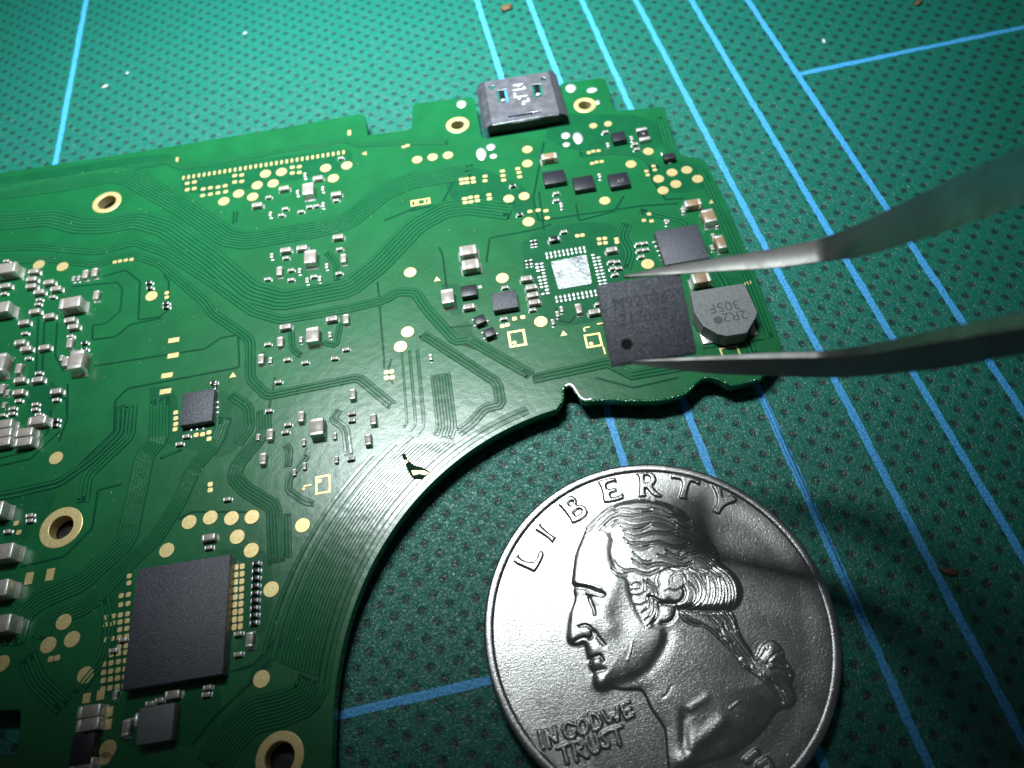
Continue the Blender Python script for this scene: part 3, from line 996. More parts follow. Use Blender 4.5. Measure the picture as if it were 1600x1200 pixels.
for (a, b, r) in (((-1.75, -0.9, 0.9), (-1.0, -1.75, 0.55), 0.14), ((1.75, -0.8, 0.8), (1.45, -1.4, 0.5), 0.12)):
    A_, B_ = Vector(a), Vector(b)
    bmx = bmesh.new()
    bmesh.ops.create_cone(bmx, cap_ends=True, segments=10, radius1=r, radius2=r, depth=(B_ - A_).length, matrix=Matrix.Translation((A_ + B_) / 2) @ (B_ - A_).to_track_quat('Z', 'Y').to_matrix().to_4x4())
    link('wire', bm_mesh('wire', bmx), ind2, (0, 0, 0), 0, 'copper', world=False)

# empty footprint of the removed chip: thermal pad and four rows of leads
tp = U2([(860.5, 409.5), (914, 398.5), (917, 400), (925, 441), (923, 444), (875, 452.5), (872, 451)], ZB)
tc = sum(tp, Vector((0, 0))) / len(tp)
M['thermal'] = mat('tinned_thermal_pad', (0.46, 0.49, 0.50), 0.45, 0.7, bump=[(3.0, 0.7, 0.08, 5), (12.0, 0.4, 0.03, 3)], col2=(0.20, 0.22, 0.23), cscale=1.3, cpos=(0.46, 0.68))
link('thermal_pad', poly_prism('thermal_pad', [p - tc for p in tp], 0.0, 0.06, 0.02), board, (tc.x, tc.y, ZB), 0, 'thermal')
lead_bm = bmesh.new()
bmesh.ops.create_uvsphere(lead_bm, u_segments=10, v_segments=6, radius=1.0)
lead_me = bm_mesh('lead_pad', lead_bm); smooth(lead_me)
ex = Vector((math.cos(BA), math.sin(BA))); ey = Vector((-ex.y, ex.x))
fc = U(892, 428, ZB).to_2d()
for side in range(4):
    for i in range(10):
        t = (i - 4.5) * 0.395
        for part, rad, ln in ((0, 2.42, 0.32), (1, 2.86, 0.30)):
            if random.random() < 0.06 and part == 1:
                continue
            p = fc + (ex * rad * (1 if side == 0 else -1) + ey * t if side < 2 else ey * rad * (1 if side == 2 else -1) + ex * t)
            o = link('lead_pad', lead_me, board, (p.x, p.y, ZB + 0.02), BA + (0 if side < 2 else math.pi / 2), 'tin')
            o.scale = (ln * random.uniform(0.62, 0.78), 0.135, 0.06)

# solder joints round the connector
for x, y, w, d in ((721, 163, 1.1, 1.3), (752, 241, 1.1, 1.9), (767, 230, 1.0, 1.0), (903, 216, 1.05, 1.8), (884, 212, 1.0, 1.0), (892, 138, 1.2, 1.4), (925, 141, 1.2, 0.9), (934, 160, 0.5, 0.7)):
    blob(x, y, w, d, 0.10 if y != 141 else 0.03)
for x, y in ((771, 244), (885, 226)):
    o = blob(x, y, 0.8, 0.7, 0.03)

# molten looking solder mask bead and glare chips along the cut edge, and the scratch near the arc
sc_px = [(628, 711), (633, 709), (638, 720), (648, 728), (660, 731), (670, 736), (671, 739), (662, 748), (655, 750), (645, 748), (638, 737), (632, 722)]
w = U2(sc_px, ZB)
M['gouge'] = mat('scraped_laminate', (0.010, 0.030, 0.018), 0.85, spec=0.05)
link('exposed_scratch', poly_prism('exposed_scratch', w, ZB - 0.01, ZB + 0.080), board, mats='gouge')['label'] = 'dark scratch in the solder mask exposing copper'
w = U2([(643, 736), (649, 735.5), (664, 736), (671, 740), (664, 743), (655, 741), (646, 743.5)], ZB)
link('exposed_copper', poly_prism('exposed_copper', w, ZB, ZB + 0.090), board, mats='gold')
link('exposed_copper', poly_prism('exposed_copper', U2([(631, 721), (635, 719), (638, 722), (634, 726)], ZB), ZB, ZB + 0.090), board, mats='gold')
# clear flux film left of the lifted chip
flux = mat('flux_film', (0.02, 0.22, 0.10), 0.12, spec=0.6, bump=[(2.5, 0.5, 0.06, 4)])
M['flux'] = flux
# under side parts that the board stands on
for (x, y, w_, d_, h_) in ((-12, 62, 8, 5, ZB - TH), (-34, 52, 9, 6, ZB - TH), (12, 36, 4, 3, ZB - TH), (-30, 18, 8, 6, ZB - TH), (-20, 34, 10, 8, ZB - TH)):
    me = box_mesh('underside_part_or_backing', w_, d_, h_ - 0.002, 0.05, 2, 0.001)
    link('underside_part_or_backing', me, board, (x, y, 0.0), BA, 'dark')

for (hx, hy, r_, R_) in holes_px[:2] + holes_px[4:]:  # dark backing blocks added below these holes so the openings look black
    c_ = U(hx, hy, ZB)
    link('underside_part_or_backing', box_mesh('underside_part_or_backing', 4.0, 4.0, 0.75, 0.05, 2, 0.001), board, (c_.x, c_.y, 0.0), BA, 'dark')

# --- USB style connector
zt = ZB + 1.55
cn = empty('connector_anchor', (0, 0, 0)); bpy.data.objects.remove(cn)
quad = [U(744, 121, zt), U(868, 103, zt), U(887, 185, zt), U(758, 205, zt)]
cc = (quad[0] + quad[1] + quad[2] + quad[3]) / 4
Wc, Dc = 9.0, 7.2
xo, yo = Wc / 2, Dc / 2
zh = 1.55
# top plate with slots and corner holes, rounded shoulders
def rrect(x0, x1, y0, y1, r, n=5):
    pts = []
    for cx, cy, a in ((x1 - r, y1 - r, 0), (x0 + r, y1 - r, 90), (x0 + r, y0 + r, 180), (x1 - r, y0 + r, 270)):
        for k in range(n + 1):
            t = math.radians(a + 90 * k / n)
            pts.append((cx + r * math.cos(t), cy + r * math.sin(t)))
    return pts


plate_out = rrect(-xo + 0.95, xo - 0.95, -yo, yo, 0.12)
tongue = [(-1.75, -yo + 0.95), (1.75, -yo + 0.95), (1.75, -yo + 0.72), (0.8, -yo + 0.68), (-0.8, -yo + 0.68), (-1.75, -yo + 0.72)]
plate = curve_fill('connector', [plate_out, rrect(-2.45, -1.35, -0.35, 1.75, 0.1), rrect(1.35, 2.45, -0.35, 1.75, 0.1), circle((-2.8, 2.45), 0.36, 20), circle((2.8, 2.45), 0.30, 20), tongue], zh - 0.16, zh, 0.03)
con = link('connector', plate, board, (cc.x, cc.y, ZB), BA, 'shell')
con['label'] = 'grey metal port connector at the top edge'
# rounded side walls
for s in (-1, 1):
    bmx = bmesh.new()
    n = 9
    prev = None
    for y in (-yo, yo):
        ring = []
        for k in range(n + 1):
            t = math.pi / 2 * k / n
            ring.append(bmx.verts.new((s * (xo - 0.95 + 0.95 * math.sin(t)), y, zh - 0.95 + 0.95 * math.cos(t))))
        ring.append(bmx.verts.new((s * xo, y, -0.2)))
        if prev:
            for a, b, c, d in zip(prev[:-1], prev[1:], ring[1:], ring[:-1]):
                f = bmx.faces.new((a, b, c, d)); f.smooth = True
        prev = ring
    r_ = bmesh.ops.solidify(bmx, geom=bmx.faces[:], thickness=0.12)
    link('shell_side', bm_mesh('shell_side', bmx), con, (0, 0, 0), 0, 'shell', world=False)
for s in (-1, 1):
    bmx = bmesh.new()
    pts = [(1.85, zh - 0.05), (1.2, zh - 0.10), (0.5, zh - 0.16), (0.0, zh - 0.20)]
    vs = []
    for (y, z) in pts:
        vs.append((bmx.verts.new((s * 1.9 - 0.30, y, z)), bmx.verts.new((s * 1.9 + 0.30, y, z))))
    for a, b in zip(vs[:-1], vs[1:]):
        f = bmx.faces.new((a[0], a[1], b[1], b[0])); f.smooth = True
    bmesh.ops.solidify(bmx, geom=bmx.faces[:], thickness=0.1)
    link('spring_finger', bm_mesh('spring_finger', bmx), con, (0, 0, 0), 0, 'shell', world=False)
    q = link('contact_bump', with_mat(dome_me, 'tin'), con, (s * 1.9, 0.12, zh - 0.14), 0, None, world=False)
    q.scale = (0.30, 0.22, 0.22)
bmx = bmesh.new(); bm_box(bmx, -xo + 0.5, xo - 0.5, -yo + 0.3, -yo + 0.7, -0.2, zh - 0.25, 0.1)
link('port_mouth', bm_mesh('port_mouth', bmx), con, (0, 0, 0), 0, 'dark', world=False)
for (x0, x1, y0, y1) in ((-0.55, 0.55, 2.05, 2.3), (-0.2, 0.2, 1.85, 2.05), (-0.7, 0.75, 1.25, 1.5), (0.45, 0.72, 1.5, 1.75), (-0.7, -0.45, 0.05, 0.95), (-0.45, 0.72, 0.05, 0.28), (-0.35, -0.05, -0.3, -0.05), (0.05, 0.85, -0.85, -0.62), (0.62, 0.85, -0.62, -0.25), (-0.05, 0.3, -1.25, -0.9)):
    bmx = bmesh.new(); bm_box(bmx, x0, x1, y0, y1, zh + 0.001, zh + 0.012)
    link('etched_mark', bm_mesh('etched_mark', bmx), con, (0, 0, 0), 0, 'etch', world=False)
lipm = bmesh.new(); bm_box(lipm, -1.5, 1.5, -yo - 0.02, -yo + 0.55, zh - 0.26, zh - 0.17, 0.03)
link('latch_tongue', bm_mesh('latch_tongue', lipm), con, (0, 0, 0), 0, 'shell', world=False)

# ------------------------------------------------------------------ lifted chip between the tweezer tips
CS, CH = 5.07, 0.58
tilt = math.radians(19)
ray = Vector(RN @ np.array([(1010 - 800) / F_PX, -(497 - 600) / F_PX, -1.0]))
cpos = Vector((0, 0, CAM_Z)) + ray * 44.0
M['chip2'] = mat('lifted_chip_epoxy', (0.062, 0.066, 0.092), 0.42, spec=0.9, bump=[(15.0, 1.0, 0.06, 1)], col2=(0.26, 0.27, 0.32), cscale=9.0, cpos=(0.52, 0.74))
lc = link('lifted_chip', box_mesh('lifted_chip', CS, CS, CH, 0.03, 2, -CH), None, cpos, 0, 'chip2')
lc.rotation_euler = (Matrix.Rotation(math.radians(-4.5), 3, 'Z') @ Matrix.Rotation(tilt, 3, 'X')).to_euler()
tag(lc, 'square dark chip with a pin dot gripped between the tweezer tips above the board', 'chip')
M['faint'] = mat('faint_laser_marking', (0.044, 0.046, 0.062), 0.55, spec=0.5, col2=(0.080, 0.085, 0.108), cscale=5.0)
for txt, yy in (('M92T36', 1.10), ('21705S', 0.10)):
    t = link('marking', text_mesh('marking', txt, 1.0, 0.003), lc, (-0.15, yy, 0.002), 0, 'faint', world=False)
    t['label'] = 'faint laser marked characters'
dd = disc_me.copy(); dd.materials.clear(); dd.materials.append(M['mark'])
q = link('pin_one_dot', dd, lc, (-1.45, -1.40, -0.008), 0, None, world=False); q.scale = (0.36, 0.36, 1)
leadm = box_mesh('lead', 0.2, 0.03, 0.16, 0.0)
for side in range(4):
    for i in range(10):
        a = side * math.pi / 2
        p = Matrix.Rotation(a, 3, 'Z') @ Vector(((i - 4.5) * 0.40, -CS / 2 - 0.004, -CH + 0.01))
        link('lead', leadm, lc, p, a, 'dark', world=False)

# ------------------------------------------------------------------ tweezers
tw = empty('tweezers', U(1460, 430, 12) * 1.0)
tw.location.z = 12.0
tag(tw, 'steel bent tip tweezers reaching in from the right holding a chip', 'tweezers')


def arm(name, st, label):
    """stations: (A pixel, zA), (B pixel, zB), (C pixel, zC), depth of the hidden back"""
    rings = []
    for (A_, za), (B_, zb), (C_, zc), dn in st:
        a, b, c = U(*A_, za), U(*B_, zb), U(*C_, zc)
        d = a + (c - b) * 0.9 + Vector((0, 0, -dn))
        rings.append([a, b, c, d])
    # run on past the frame
    for k in (1, 2, 3):
        p, q = rings[-1], rings[-2]
        rings.append([p[i] + (p[i] - q[i]).normalized() * 14 for i in range(4)])
    for _ in range(1):                       # round the bend
        sm = [rings[0]]
        for p, q in zip(rings[:-1], rings[1:]):
            sm.append([p[i].lerp(q[i], 0.14) for i in range(4)])
            sm.append([p[i].lerp(q[i], 0.86) for i in range(4)])
        rings = sm + [rings[-1]]
    bm = bmesh.new()
    n = 4
    # densify
    dense = []
    for r0, r1 in zip(rings[:-1], rings[1:]):
        m_ = 1
        for k in range(m_):
            dense.append([r0[i].lerp(r1[i], k / m_) for i in range(4)])
    dense.append(rings[-1])
    vs = [[bm.verts.new(p) for p in r] for r in dense]
    for a, b in zip(vs[:-1], vs[1:]):
        for i in range(4):
            bm.faces.new((a[i], a[(i + 1) % 4], b[(i + 1) % 4], b[i]))
    bm.faces.new(vs[0]); bm.faces.new(list(reversed(vs[-1])))
    bmesh.ops.recalc_face_normals(bm, faces=bm.faces[:])
    lon = [e for e in bm.edges if e.is_manifold and e.calc_face_angle(0) > 0.5]
    bmesh.ops.bevel(bm, geom=lon, offset=0.07, segments=2, profile=0.5, affect='EDGES')
    for f in bm.faces:
        f.smooth = True
    me = bpy.data.meshes.new(name)
    bm.to_mesh(me); bm.free()
    o = link(name, me, tw, mats='steel')
    md = o.modifiers.new('weighted', 'WEIGHTED_NORMAL'); md.keep_sharp = False
    o['label'] = label
    return o


up = []
for A_, B_, C_, z in [((973, 430), (974, 431.5), (977, 433), 19.0), ((1044, 414), (1044, 424), (1040, 430), 19.2), ((1119, 402), (1119, 414), (1119, 425), 19.7), ((1206, 388), (1206, 404), (1215, 419.5), 20.5), ((1281, 373), (1284, 393), (1287, 409), 21.4),
                      ((1337, 351), (1338, 380), (1341, 404), 23.2), ((1469, 287), (1469, 332), (1470, 366), 28.0), ((1600, 224), (1600, 276), (1600, 318), 33.0), ((1760, 146), (1760, 212), (1760, 262), 38.0)]:
    w_ = (C_[1] - A_[1]) / 1150 * (CAM_Z - z)
    up.append(((A_, z - 0.16 * w_), (B_, z), (C_, z - 0.10 * w_), 0.3 + 0.5 * w_))
arm('upper_arm', up, 'lit upper arm')
lo = []
for A_, B_, C_, z in [((979, 563.5), (981, 566), (985, 569), 17.6), ((1040, 559), (1042, 565), (1050, 578), 17.9), ((1110, 555), (1112, 563), (1118, 585), 18.5), ((1200, 550), (1202, 561), (1206, 588), 19.4), ((1285, 548), (1287, 560), (1295, 591), 20.4),
                      ((1345, 540), (1347, 556), (1352, 589), 22.0), ((1469, 513), (1470, 534), (1474, 577), 26.5), ((1600, 484), (1601, 510), (1604, 554), 31.5), ((1760, 448), (1760, 482), (1762, 528), 36.5)]:
    w_ = (C_[1] - A_[1]) / 1150 * (CAM_Z - z)
    lo.append(((A_, z), (B_, z), (C_, z - 2.5 * w_), 0.1))
arm('lower_arm', lo, 'shaded lower arm')

# ------------------------------------------------------------------ coin
ZC = 1.52      # level of the coin's field
coin_c = Vector((8.004 + 0.0, 11.127 + 0.0))
coin = empty('coin', (coin_c.x, coin_c.y, 0.0))
tag(coin, 'silver quarter coin reading LIBERTY with a profile head in relief, in front of the board', 'coin')
NG = 700
RG = 11.55
gx = np.linspace(-RG, RG, NG)
X, Y = np.meshgrid(gx, gx)
DX = gx[1] - gx[0]
Hh = np.zeros((NG, NG))
part_id = np.zeros((NG, NG), dtype=np.int32)


def cw(pts, ox=0, oy=0, s=1.0):
    out = []
    for p in pts:
        w = U(ox + p[0] / s, oy + p[1] / s, ZC)
        out.append((w.x - coin_c.x, w.y - coin_c.y))
    return np.array(out)


def window(P, m):
    x0, y0 = P.min(0) - m; x1, y1 = P.max(0) + m
    i0 = max(0, int((x0 + RG) / DX)); i1 = min(NG, int((x1 + RG) / DX) + 2)
    j0 = max(0, int((y0 + RG) / DX)); j1 = min(NG, int((y1 + RG) / DX) + 2)
    return slice(j0, j1), slice(i0, i1)


def seg_dist(P, xs, ys, closed):
    d2 = np.full(xs.shape, 1e9)
    n = len(P)
    for i in range(n if closed else n - 1):
        a = P[i]; b = P[(i + 1) % n]
        ab = b - a; L2 = ab @ ab + 1e-12
        t = np.clip(((xs - a[0]) * ab[0] + (ys - a[1]) * ab[1]) / L2, 0, 1)
        d2 = np.minimum(d2, (xs - a[0] - t * ab[0]) ** 2 + (ys - a[1] - t * ab[1]) ** 2)
    return np.sqrt(d2)


def inside(P, xs, ys):
    r = np.zeros(xs.shape, bool)
    n = len(P)
    for i in range(n):
        a = P[i]; b = P[(i + 1) % n]
        c = ((a[1] > ys) != (b[1] > ys)) & (xs < (b[0] - a[0]) * (ys - a[1]) / (b[1] - a[1] + 1e-12) + a[0])
        r ^= c
    return r


def sd(P, m=0.4):
    w = window(P, m)
    xs, ys = X[w], Y[w]
    d = seg_dist(P, xs, ys, True)
    return w, np.where(inside(P, xs, ys), d, -d)


def sstep(t):
    t = np.clip(t, 0, 1)
    return t * t * (3 - 2 * t)


def cham(P, k=1):
    P = [Vector(p) for p in P]
    P = P + [P[0]]
    return np.array([tuple(p) for p in chaikin(P, k)[:-1]])


def stroke(pts, ox, oy, s, width, amp):
    P = cw(pts, ox, oy, s)
    P = np.array([tuple(p) for p in chaikin([Vector(p) for p in P], 2)])
    w = window(P, width * 3)
    d = seg_dist(P, X[w], Y[w], False)
    Hh[w] += amp * np.exp(-(d / width) ** 2)


def bump(px, py, ox, oy, s, rx, ry, amp, ang=0.0):
    c = cw([(px, py)], ox, oy, s)[0]
    xs, ys = X - c[0], Y - c[1]
    ca, sa = math.cos(ang), math.sin(ang)
    u = (xs * ca + ys * sa) / rx; v = (-xs * sa + ys * ca) / ry
    Hh[:] += amp * np.exp(-(u * u + v * v))


head = [(916, 822.5), (930, 809), (942.5, 797), (957.5, 788), (980, 782), (1005, 779), (1030, 782.5), (1050, 789), (1074, 802.5), (1092.5, 820), (1105, 835), (1115, 850), (1122.5, 865), (1125.6, 879), (1134, 885), (1146, 895), (1155, 906), (1160, 919), (1161, 930), (1157.5, 942.5), (1147.5, 952.5), (1145, 957), (1151, 970), (1155, 986), (1162.5, 1001), (1174, 1017.5), (1177.5, 1026), (1183, 1022), (1186, 1011), (1195, 1002.5), (1206, 999), (1216, 1005), (1225, 1017.5), (1226, 1030), (1235, 1040), (1242.5, 1056), (1236, 1070), (1241, 1081), (1246, 1094), (1237, 1106), (1222, 1108), (1213, 1112), (1195, 1140), (1170, 1164), (1145, 1179), (1107, 1192), (1076, 1200), (1060, 1212), (1045, 1214), (1041, 1180), (1039, 1147), (1036, 1135), (1021, 1115), (1012.5, 1100), (1006, 1084), (999, 1078), (986, 1079), (967.5, 1078), (955, 1076), (945, 1079), (934, 1078), (928, 1071), (927, 1060), (927.5, 1052.5), (921, 1042.5), (922, 1034), (917, 1024), (915, 1012), (912.5, 1005), (900, 1009), (890, 1007.5), (886, 999), (887.5, 987.5), (890, 967.5), (893, 952.5), (899, 936), (895.6, 921), (894, 907.5), (896, 889), (899, 867.5), (904, 854), (910, 840), (914, 830)]
HP = cham(cw(head), 1)
w, d = sd(HP, 0.6)
Hh[w] += 0.10 * sstep((d + 0.04) / 0.20) + 0.20 * (1 - np.exp(-np.maximum(d, 0) / 1.3)) * (d > 0)
part_id[w] = np.where(d > -0.25, 1, part_id[w])
face = [(914, 830), (938, 822), (958, 836), (953, 868), (964, 896), (985, 906), (985, 930), (1000, 962), (1012, 978), (1040, 985), (1037, 1010), (1016, 1045), (992, 1060), (957, 1070), (945, 1079), (934, 1078), (928, 1071), (927, 1060), (921, 1042.5), (917, 1024), (912.5, 1005), (900, 1009), (886, 999), (890, 967.5), (899, 936), (894, 907.5), (899, 867.5), (910, 840)]
w, d = sd(cham(cw(face), 1))
Hh[w] += 0.09 * sstep((d + 0.25) / 0.7)
hair = [(914, 830), (930, 809), (957, 788), (1005, 779), (1050, 789), (1092, 820), (1122, 865), (1126, 879), (1146, 895), (1160, 919), (1157, 942), (1147, 953), (1100, 956), (1058, 955), (1050, 948), (1030, 945), (1022, 984), (1008, 984), (1000, 965), (985, 932), (983, 908), (964, 897), (954, 868), (960, 840), (936, 826)]
w, d = sd(cham(cw(hair), 1))
Hh[w] += 0.08 * sstep((d + 0.05) / 0.45)
roll = [(1030, 910), (1040, 893), (1065, 886), (1100, 888), (1134, 885), (1152, 903), (1160, 925), (1152, 948), (1130, 955), (1058, 955), (1048, 945), (1033, 938)]
w, d = sd(cham(cw(roll), 1))
Hh[w] += 0.10 * sstep((d + 0.03) / 0.55)
a8, b8, c8, d8, e8, f8, h8 = (880, 770, 8), (980, 770, 8), (880, 880, 8), (980, 880, 8), (880, 1000, 8), (1060, 960, 8), (1020, 1060, 8)
G = -0.055
for q in [[(640, 240), (700, 205), (800, 200), (900, 225), (1000, 215), (1100, 225)], [(450, 440), (520, 370), (600, 290), (700, 270), (800, 285), (920, 290), (1050, 255), (1200, 270), (1350, 330)],
          [(520, 430), (600, 350), (680, 310), (800, 330), (950, 350), (1100, 315), (1250, 340), (1400, 420)], [(600, 430), (680, 360), (760, 400), (880, 440), (1000, 420), (1100, 390), (1250, 410), (1400, 480)],
          [(720, 440), (800, 470), (880, 490), (980, 470), (1080, 410)], [(760, 500), (850, 560), (950, 560), (1050, 520), (1150, 500), (1300, 520), (1450, 480)],
          [(760, 580), (830, 640), (950, 640), (1050, 650), (1200, 620), (1300, 670), (1450, 690), (1550, 650)], [(820, 650), (900, 700), (1000, 710), (1090, 670)],
          [(870, 760), (950, 850), (1040, 890), (1100, 870)], [(860, 850), (950, 910), (1060, 940), (1150, 900), (1280, 900), (1400, 960), (1550, 940)],
          [(1180, 790), (1280, 820), (1400, 890), (1520, 915), (1600, 880)], [(1290, 740), (1400, 810), (1470, 830), (1560, 770)],
          [(600, 830), (680, 940), (780, 990), (880, 970), (980, 1020), (1080, 1030), (1200, 970)], [(600, 960), (680, 1030), (800, 1035)],
          [(1100, 200), (1250, 230), (1400, 310), (1600, 360)], [(1350, 330), (1480, 420), (1600, 470)], [(1350, 170), (1450, 250), (1600, 300)],
          [(330, 420), (420, 370), (520, 270), (620, 200)], [(280, 470), (380, 390), (470, 300)]]:
    stroke(q, *a8, 0.055, G)
    stroke([(x + 3, y + 18) for x, y in q], *a8, 0.05, 0.018)
    stroke([(x + 6, y + 38) for x, y in q], *a8, 0.04, -0.022)
for q in [[(540, 330), (680, 440), (820, 480), (960, 560), (1040, 650)], [(560, 290), (700, 330), (850, 410), (950, 510)], [(480, 740), (600, 810), (700, 830), (800, 760), (900, 740), (1000, 790), (1060, 850)],
          [(640, 780), (720, 700), (800, 670)], [(850, 790), (950, 840), (1020, 900)], [(800, 660), (950, 680), (1060, 760)], [(600, 560), (760, 600), (920, 640), (1050, 720)], [(700, 250), (850, 360), (980, 500), (1080, 660)], [(640, 470), (800, 530), (960, 620), (1080, 740)]]:
    stroke(q, *b8, 0.055, G)
    stroke([(x - 4, y + 18) for x, y in q], *b8, 0.05, 0.018)
    stroke([(x - 9, y + 38) for x, y in q], *b8, 0.04, -0.022)
for q in [[(400, 300), (380, 220), (410, 140), (480, 90), (600, 70), (740, 90), (850, 160), (920, 260), (940, 380), (900, 500), (800, 570), (650, 590)], [(800, 80), (950, 110), (1060, 200), (1110, 320), (1100, 450), (1050, 560)],
          [(1060, 90), (1180, 170), (1250, 300), (1260, 450), (1220, 590)], [(1100, 60), (1250, 160), (1330, 300), (1340, 450), (1290, 590)], [(920, 200), (980, 300), (990, 420), (930, 540), (850, 590)], [(1010, 150), (1040, 300), (1030, 430), (980, 560)], [(1150, 200), (1180, 330), (1170, 460), (1120, 580)],
          [(760, 260), (840, 330), (870, 420), (830, 520), (740, 570)], [(560, 240), (570, 190), (640, 150), (720, 170), (740, 250)], [(460, 370), (520, 350), (600, 370), (680, 340), (700, 300)], [(520, 250), (530, 200), (600, 140), (700, 130)],
          [(60, 290), (120, 260), (180, 290), (140, 350), (60, 350)], [(30, 400), (100, 430), (200, 400), (260, 350), (240, 280)], [(200, 230), (290, 300), (340, 380)], [(250, 220), (350, 300), (390, 400)], [(80, 530), (180, 550), (260, 500), (280, 440)], [(180, 640), (250, 600), (290, 540), (280, 470)],
          [(330, 500), (340, 590), (300, 680), (220, 730)], [(390, 520), (400, 620), (360, 740), (250, 800)], [(720, 640), (820, 720), (930, 760)], [(900, 640), (1050, 690), (1150, 800), (1200, 930)], [(1060, 640), (1180, 730), (1280, 850)], [(1150, 630), (1260, 730), (1330, 850)], [(1270, 620), (1350, 740), (1370, 850)], [(1200, 930), (1320, 1010)]]:
    stroke(q, *d8, 0.055, G)
    stroke([(x - 18, y + 8) for x, y in q], *d8, 0.05, 0.018)
    stroke([(x - 36, y + 14) for x, y in q], *d8, 0.035, -0.02)
stroke([(700, 330), (720, 400), (690, 480), (620, 520), (520, 525), (420, 510), (340, 450), (270, 430)], *d8, 0.11, -0.10)
stroke([(650, 600), (800, 605), (1000, 605), (1200, 605), (1320, 600)], *d8, 0.12, -0.09)
stroke([(650, 640), (740, 740), (860, 790), (960, 780), (1100, 890), (1250, 1040), (1400, 1190)], *d8, 0.10, -0.08)
stroke([(600, 560), (610, 640), (570, 720), (500, 765), (430, 760)], *d8, 0.11, -0.09)
bump(510, 650, *d8, 0.45, 0.5, 0.07)
for q in [[(1000, 580), (1080, 480), (1090, 440)], [(1080, 650), (1190, 490), (1280, 480)], [(1120, 620), (1250, 580), (1350, 640)], [(1150, 690), (1300, 670), (1380, 760)], [(950, 560), (1050, 640)], [(900, 690), (1000, 750)], [(1040, 780), (1200, 880), (1300, 1100)], [(1150, 830), (1280, 950)], [(560, 130), (640, 300), (780, 480), (900, 640)], [(480, 200), (620, 400), (800, 640)], [(800, 660), (980, 760), (1160, 930), (1280, 1100)]]:
    stroke(q, *f8, 0.06, -0.055)
    stroke([(x + 20, y - 14) for x, y in q], *f8, 0.06, 0.02)
    stroke([(x + 40, y - 28) for x, y in q], *f8, 0.04, -0.02)
# face
stroke([(140, 300), (200, 310), (280, 315), (400, 365), (500, 410)], *c8, 0.17, -0.13)
stroke([(150, 230), (230, 275), (330, 285), (450, 330)], *c8, 0.20, 0.06)
bump(330, 480, *c8, 0.65, 0.75, -0.07)
stroke([(300, 385), (380, 400), (480, 430)], *c8, 0.10, 0.085)
stroke([(330, 445), (350, 520), (385, 590), (390, 660)], *c8, 0.10, -0.07)
bump(420, 500, *c8, 0.35, 0.30, 0.05)
bump(200, 560, *c8, 0.5, 0.9, -0.05, 0.3)
stroke([(130, 480), (110, 650), (100, 850), (110, 930)], *c8, 0.32, 0.06)
stroke([(210, 800), (290, 780), (365, 840), (375, 930), (330, 955)], *c8, 0.10, -0.09)
bump(290, 880, *c8, 0.42, 0.36, 0.075)
stroke([(150, 985), (240, 935), (330, 955)], *c8, 0.09, -0.06)
stroke([(390, 870), (440, 950), (510, 1030)], *c8, 0.14, -0.06)
stroke([(640, 250), (560, 430), (480, 640), (560, 820)], *c8, 0.7, 0.07)
bump(750, 700, *c8, 1.0, 1.2, -0.05)
stroke([(325, 245), (400, 225), (465, 200), (495, 265)], *e8, 0.11, -0.11)
bump(385, 130, *e8, 0.42, 0.5, 0.05)
bump(415, 290, *e8, 0.42, 0.30, 0.07)
stroke([(380, 410), (440, 395), (520, 380)], *e8, 0.13, -0.06)
bump(490, 510, *e8, 0.65, 0.55, 0.09)
stroke([(860, 40), (840, 150), (800, 270)], *e8, 0.05, 0.025)
stroke([(640, 500), (760, 490), (900, 450), (1040, 350), (1180, 180), (1290, 20), (1300, -100)], *e8, 0.50, -0.05)
stroke([(400, 440), (380, 600), (400, 900)], *h8, 0.30, -0.08)
stroke([(400, 430), (520, 340), (660, 250)], *h8, 0.25, 0.03)
stroke([(360, 1060), (500, 850), (700, 700), (850, 560)], *h8, 0.5, 0.09)
stroke([(420, 1080), (600, 1050), (900, 900)], *h8, 0.6, 0.05)
stroke([(950, 380), (1060, 300)], *h8, 0.06, 0.02)
stroke([(120, 240), (170, 220), (230, 100)], *h8, 0.08, -0.015)
Hh[part_id == 1] = np.maximum(Hh[part_id == 1], 0.0)

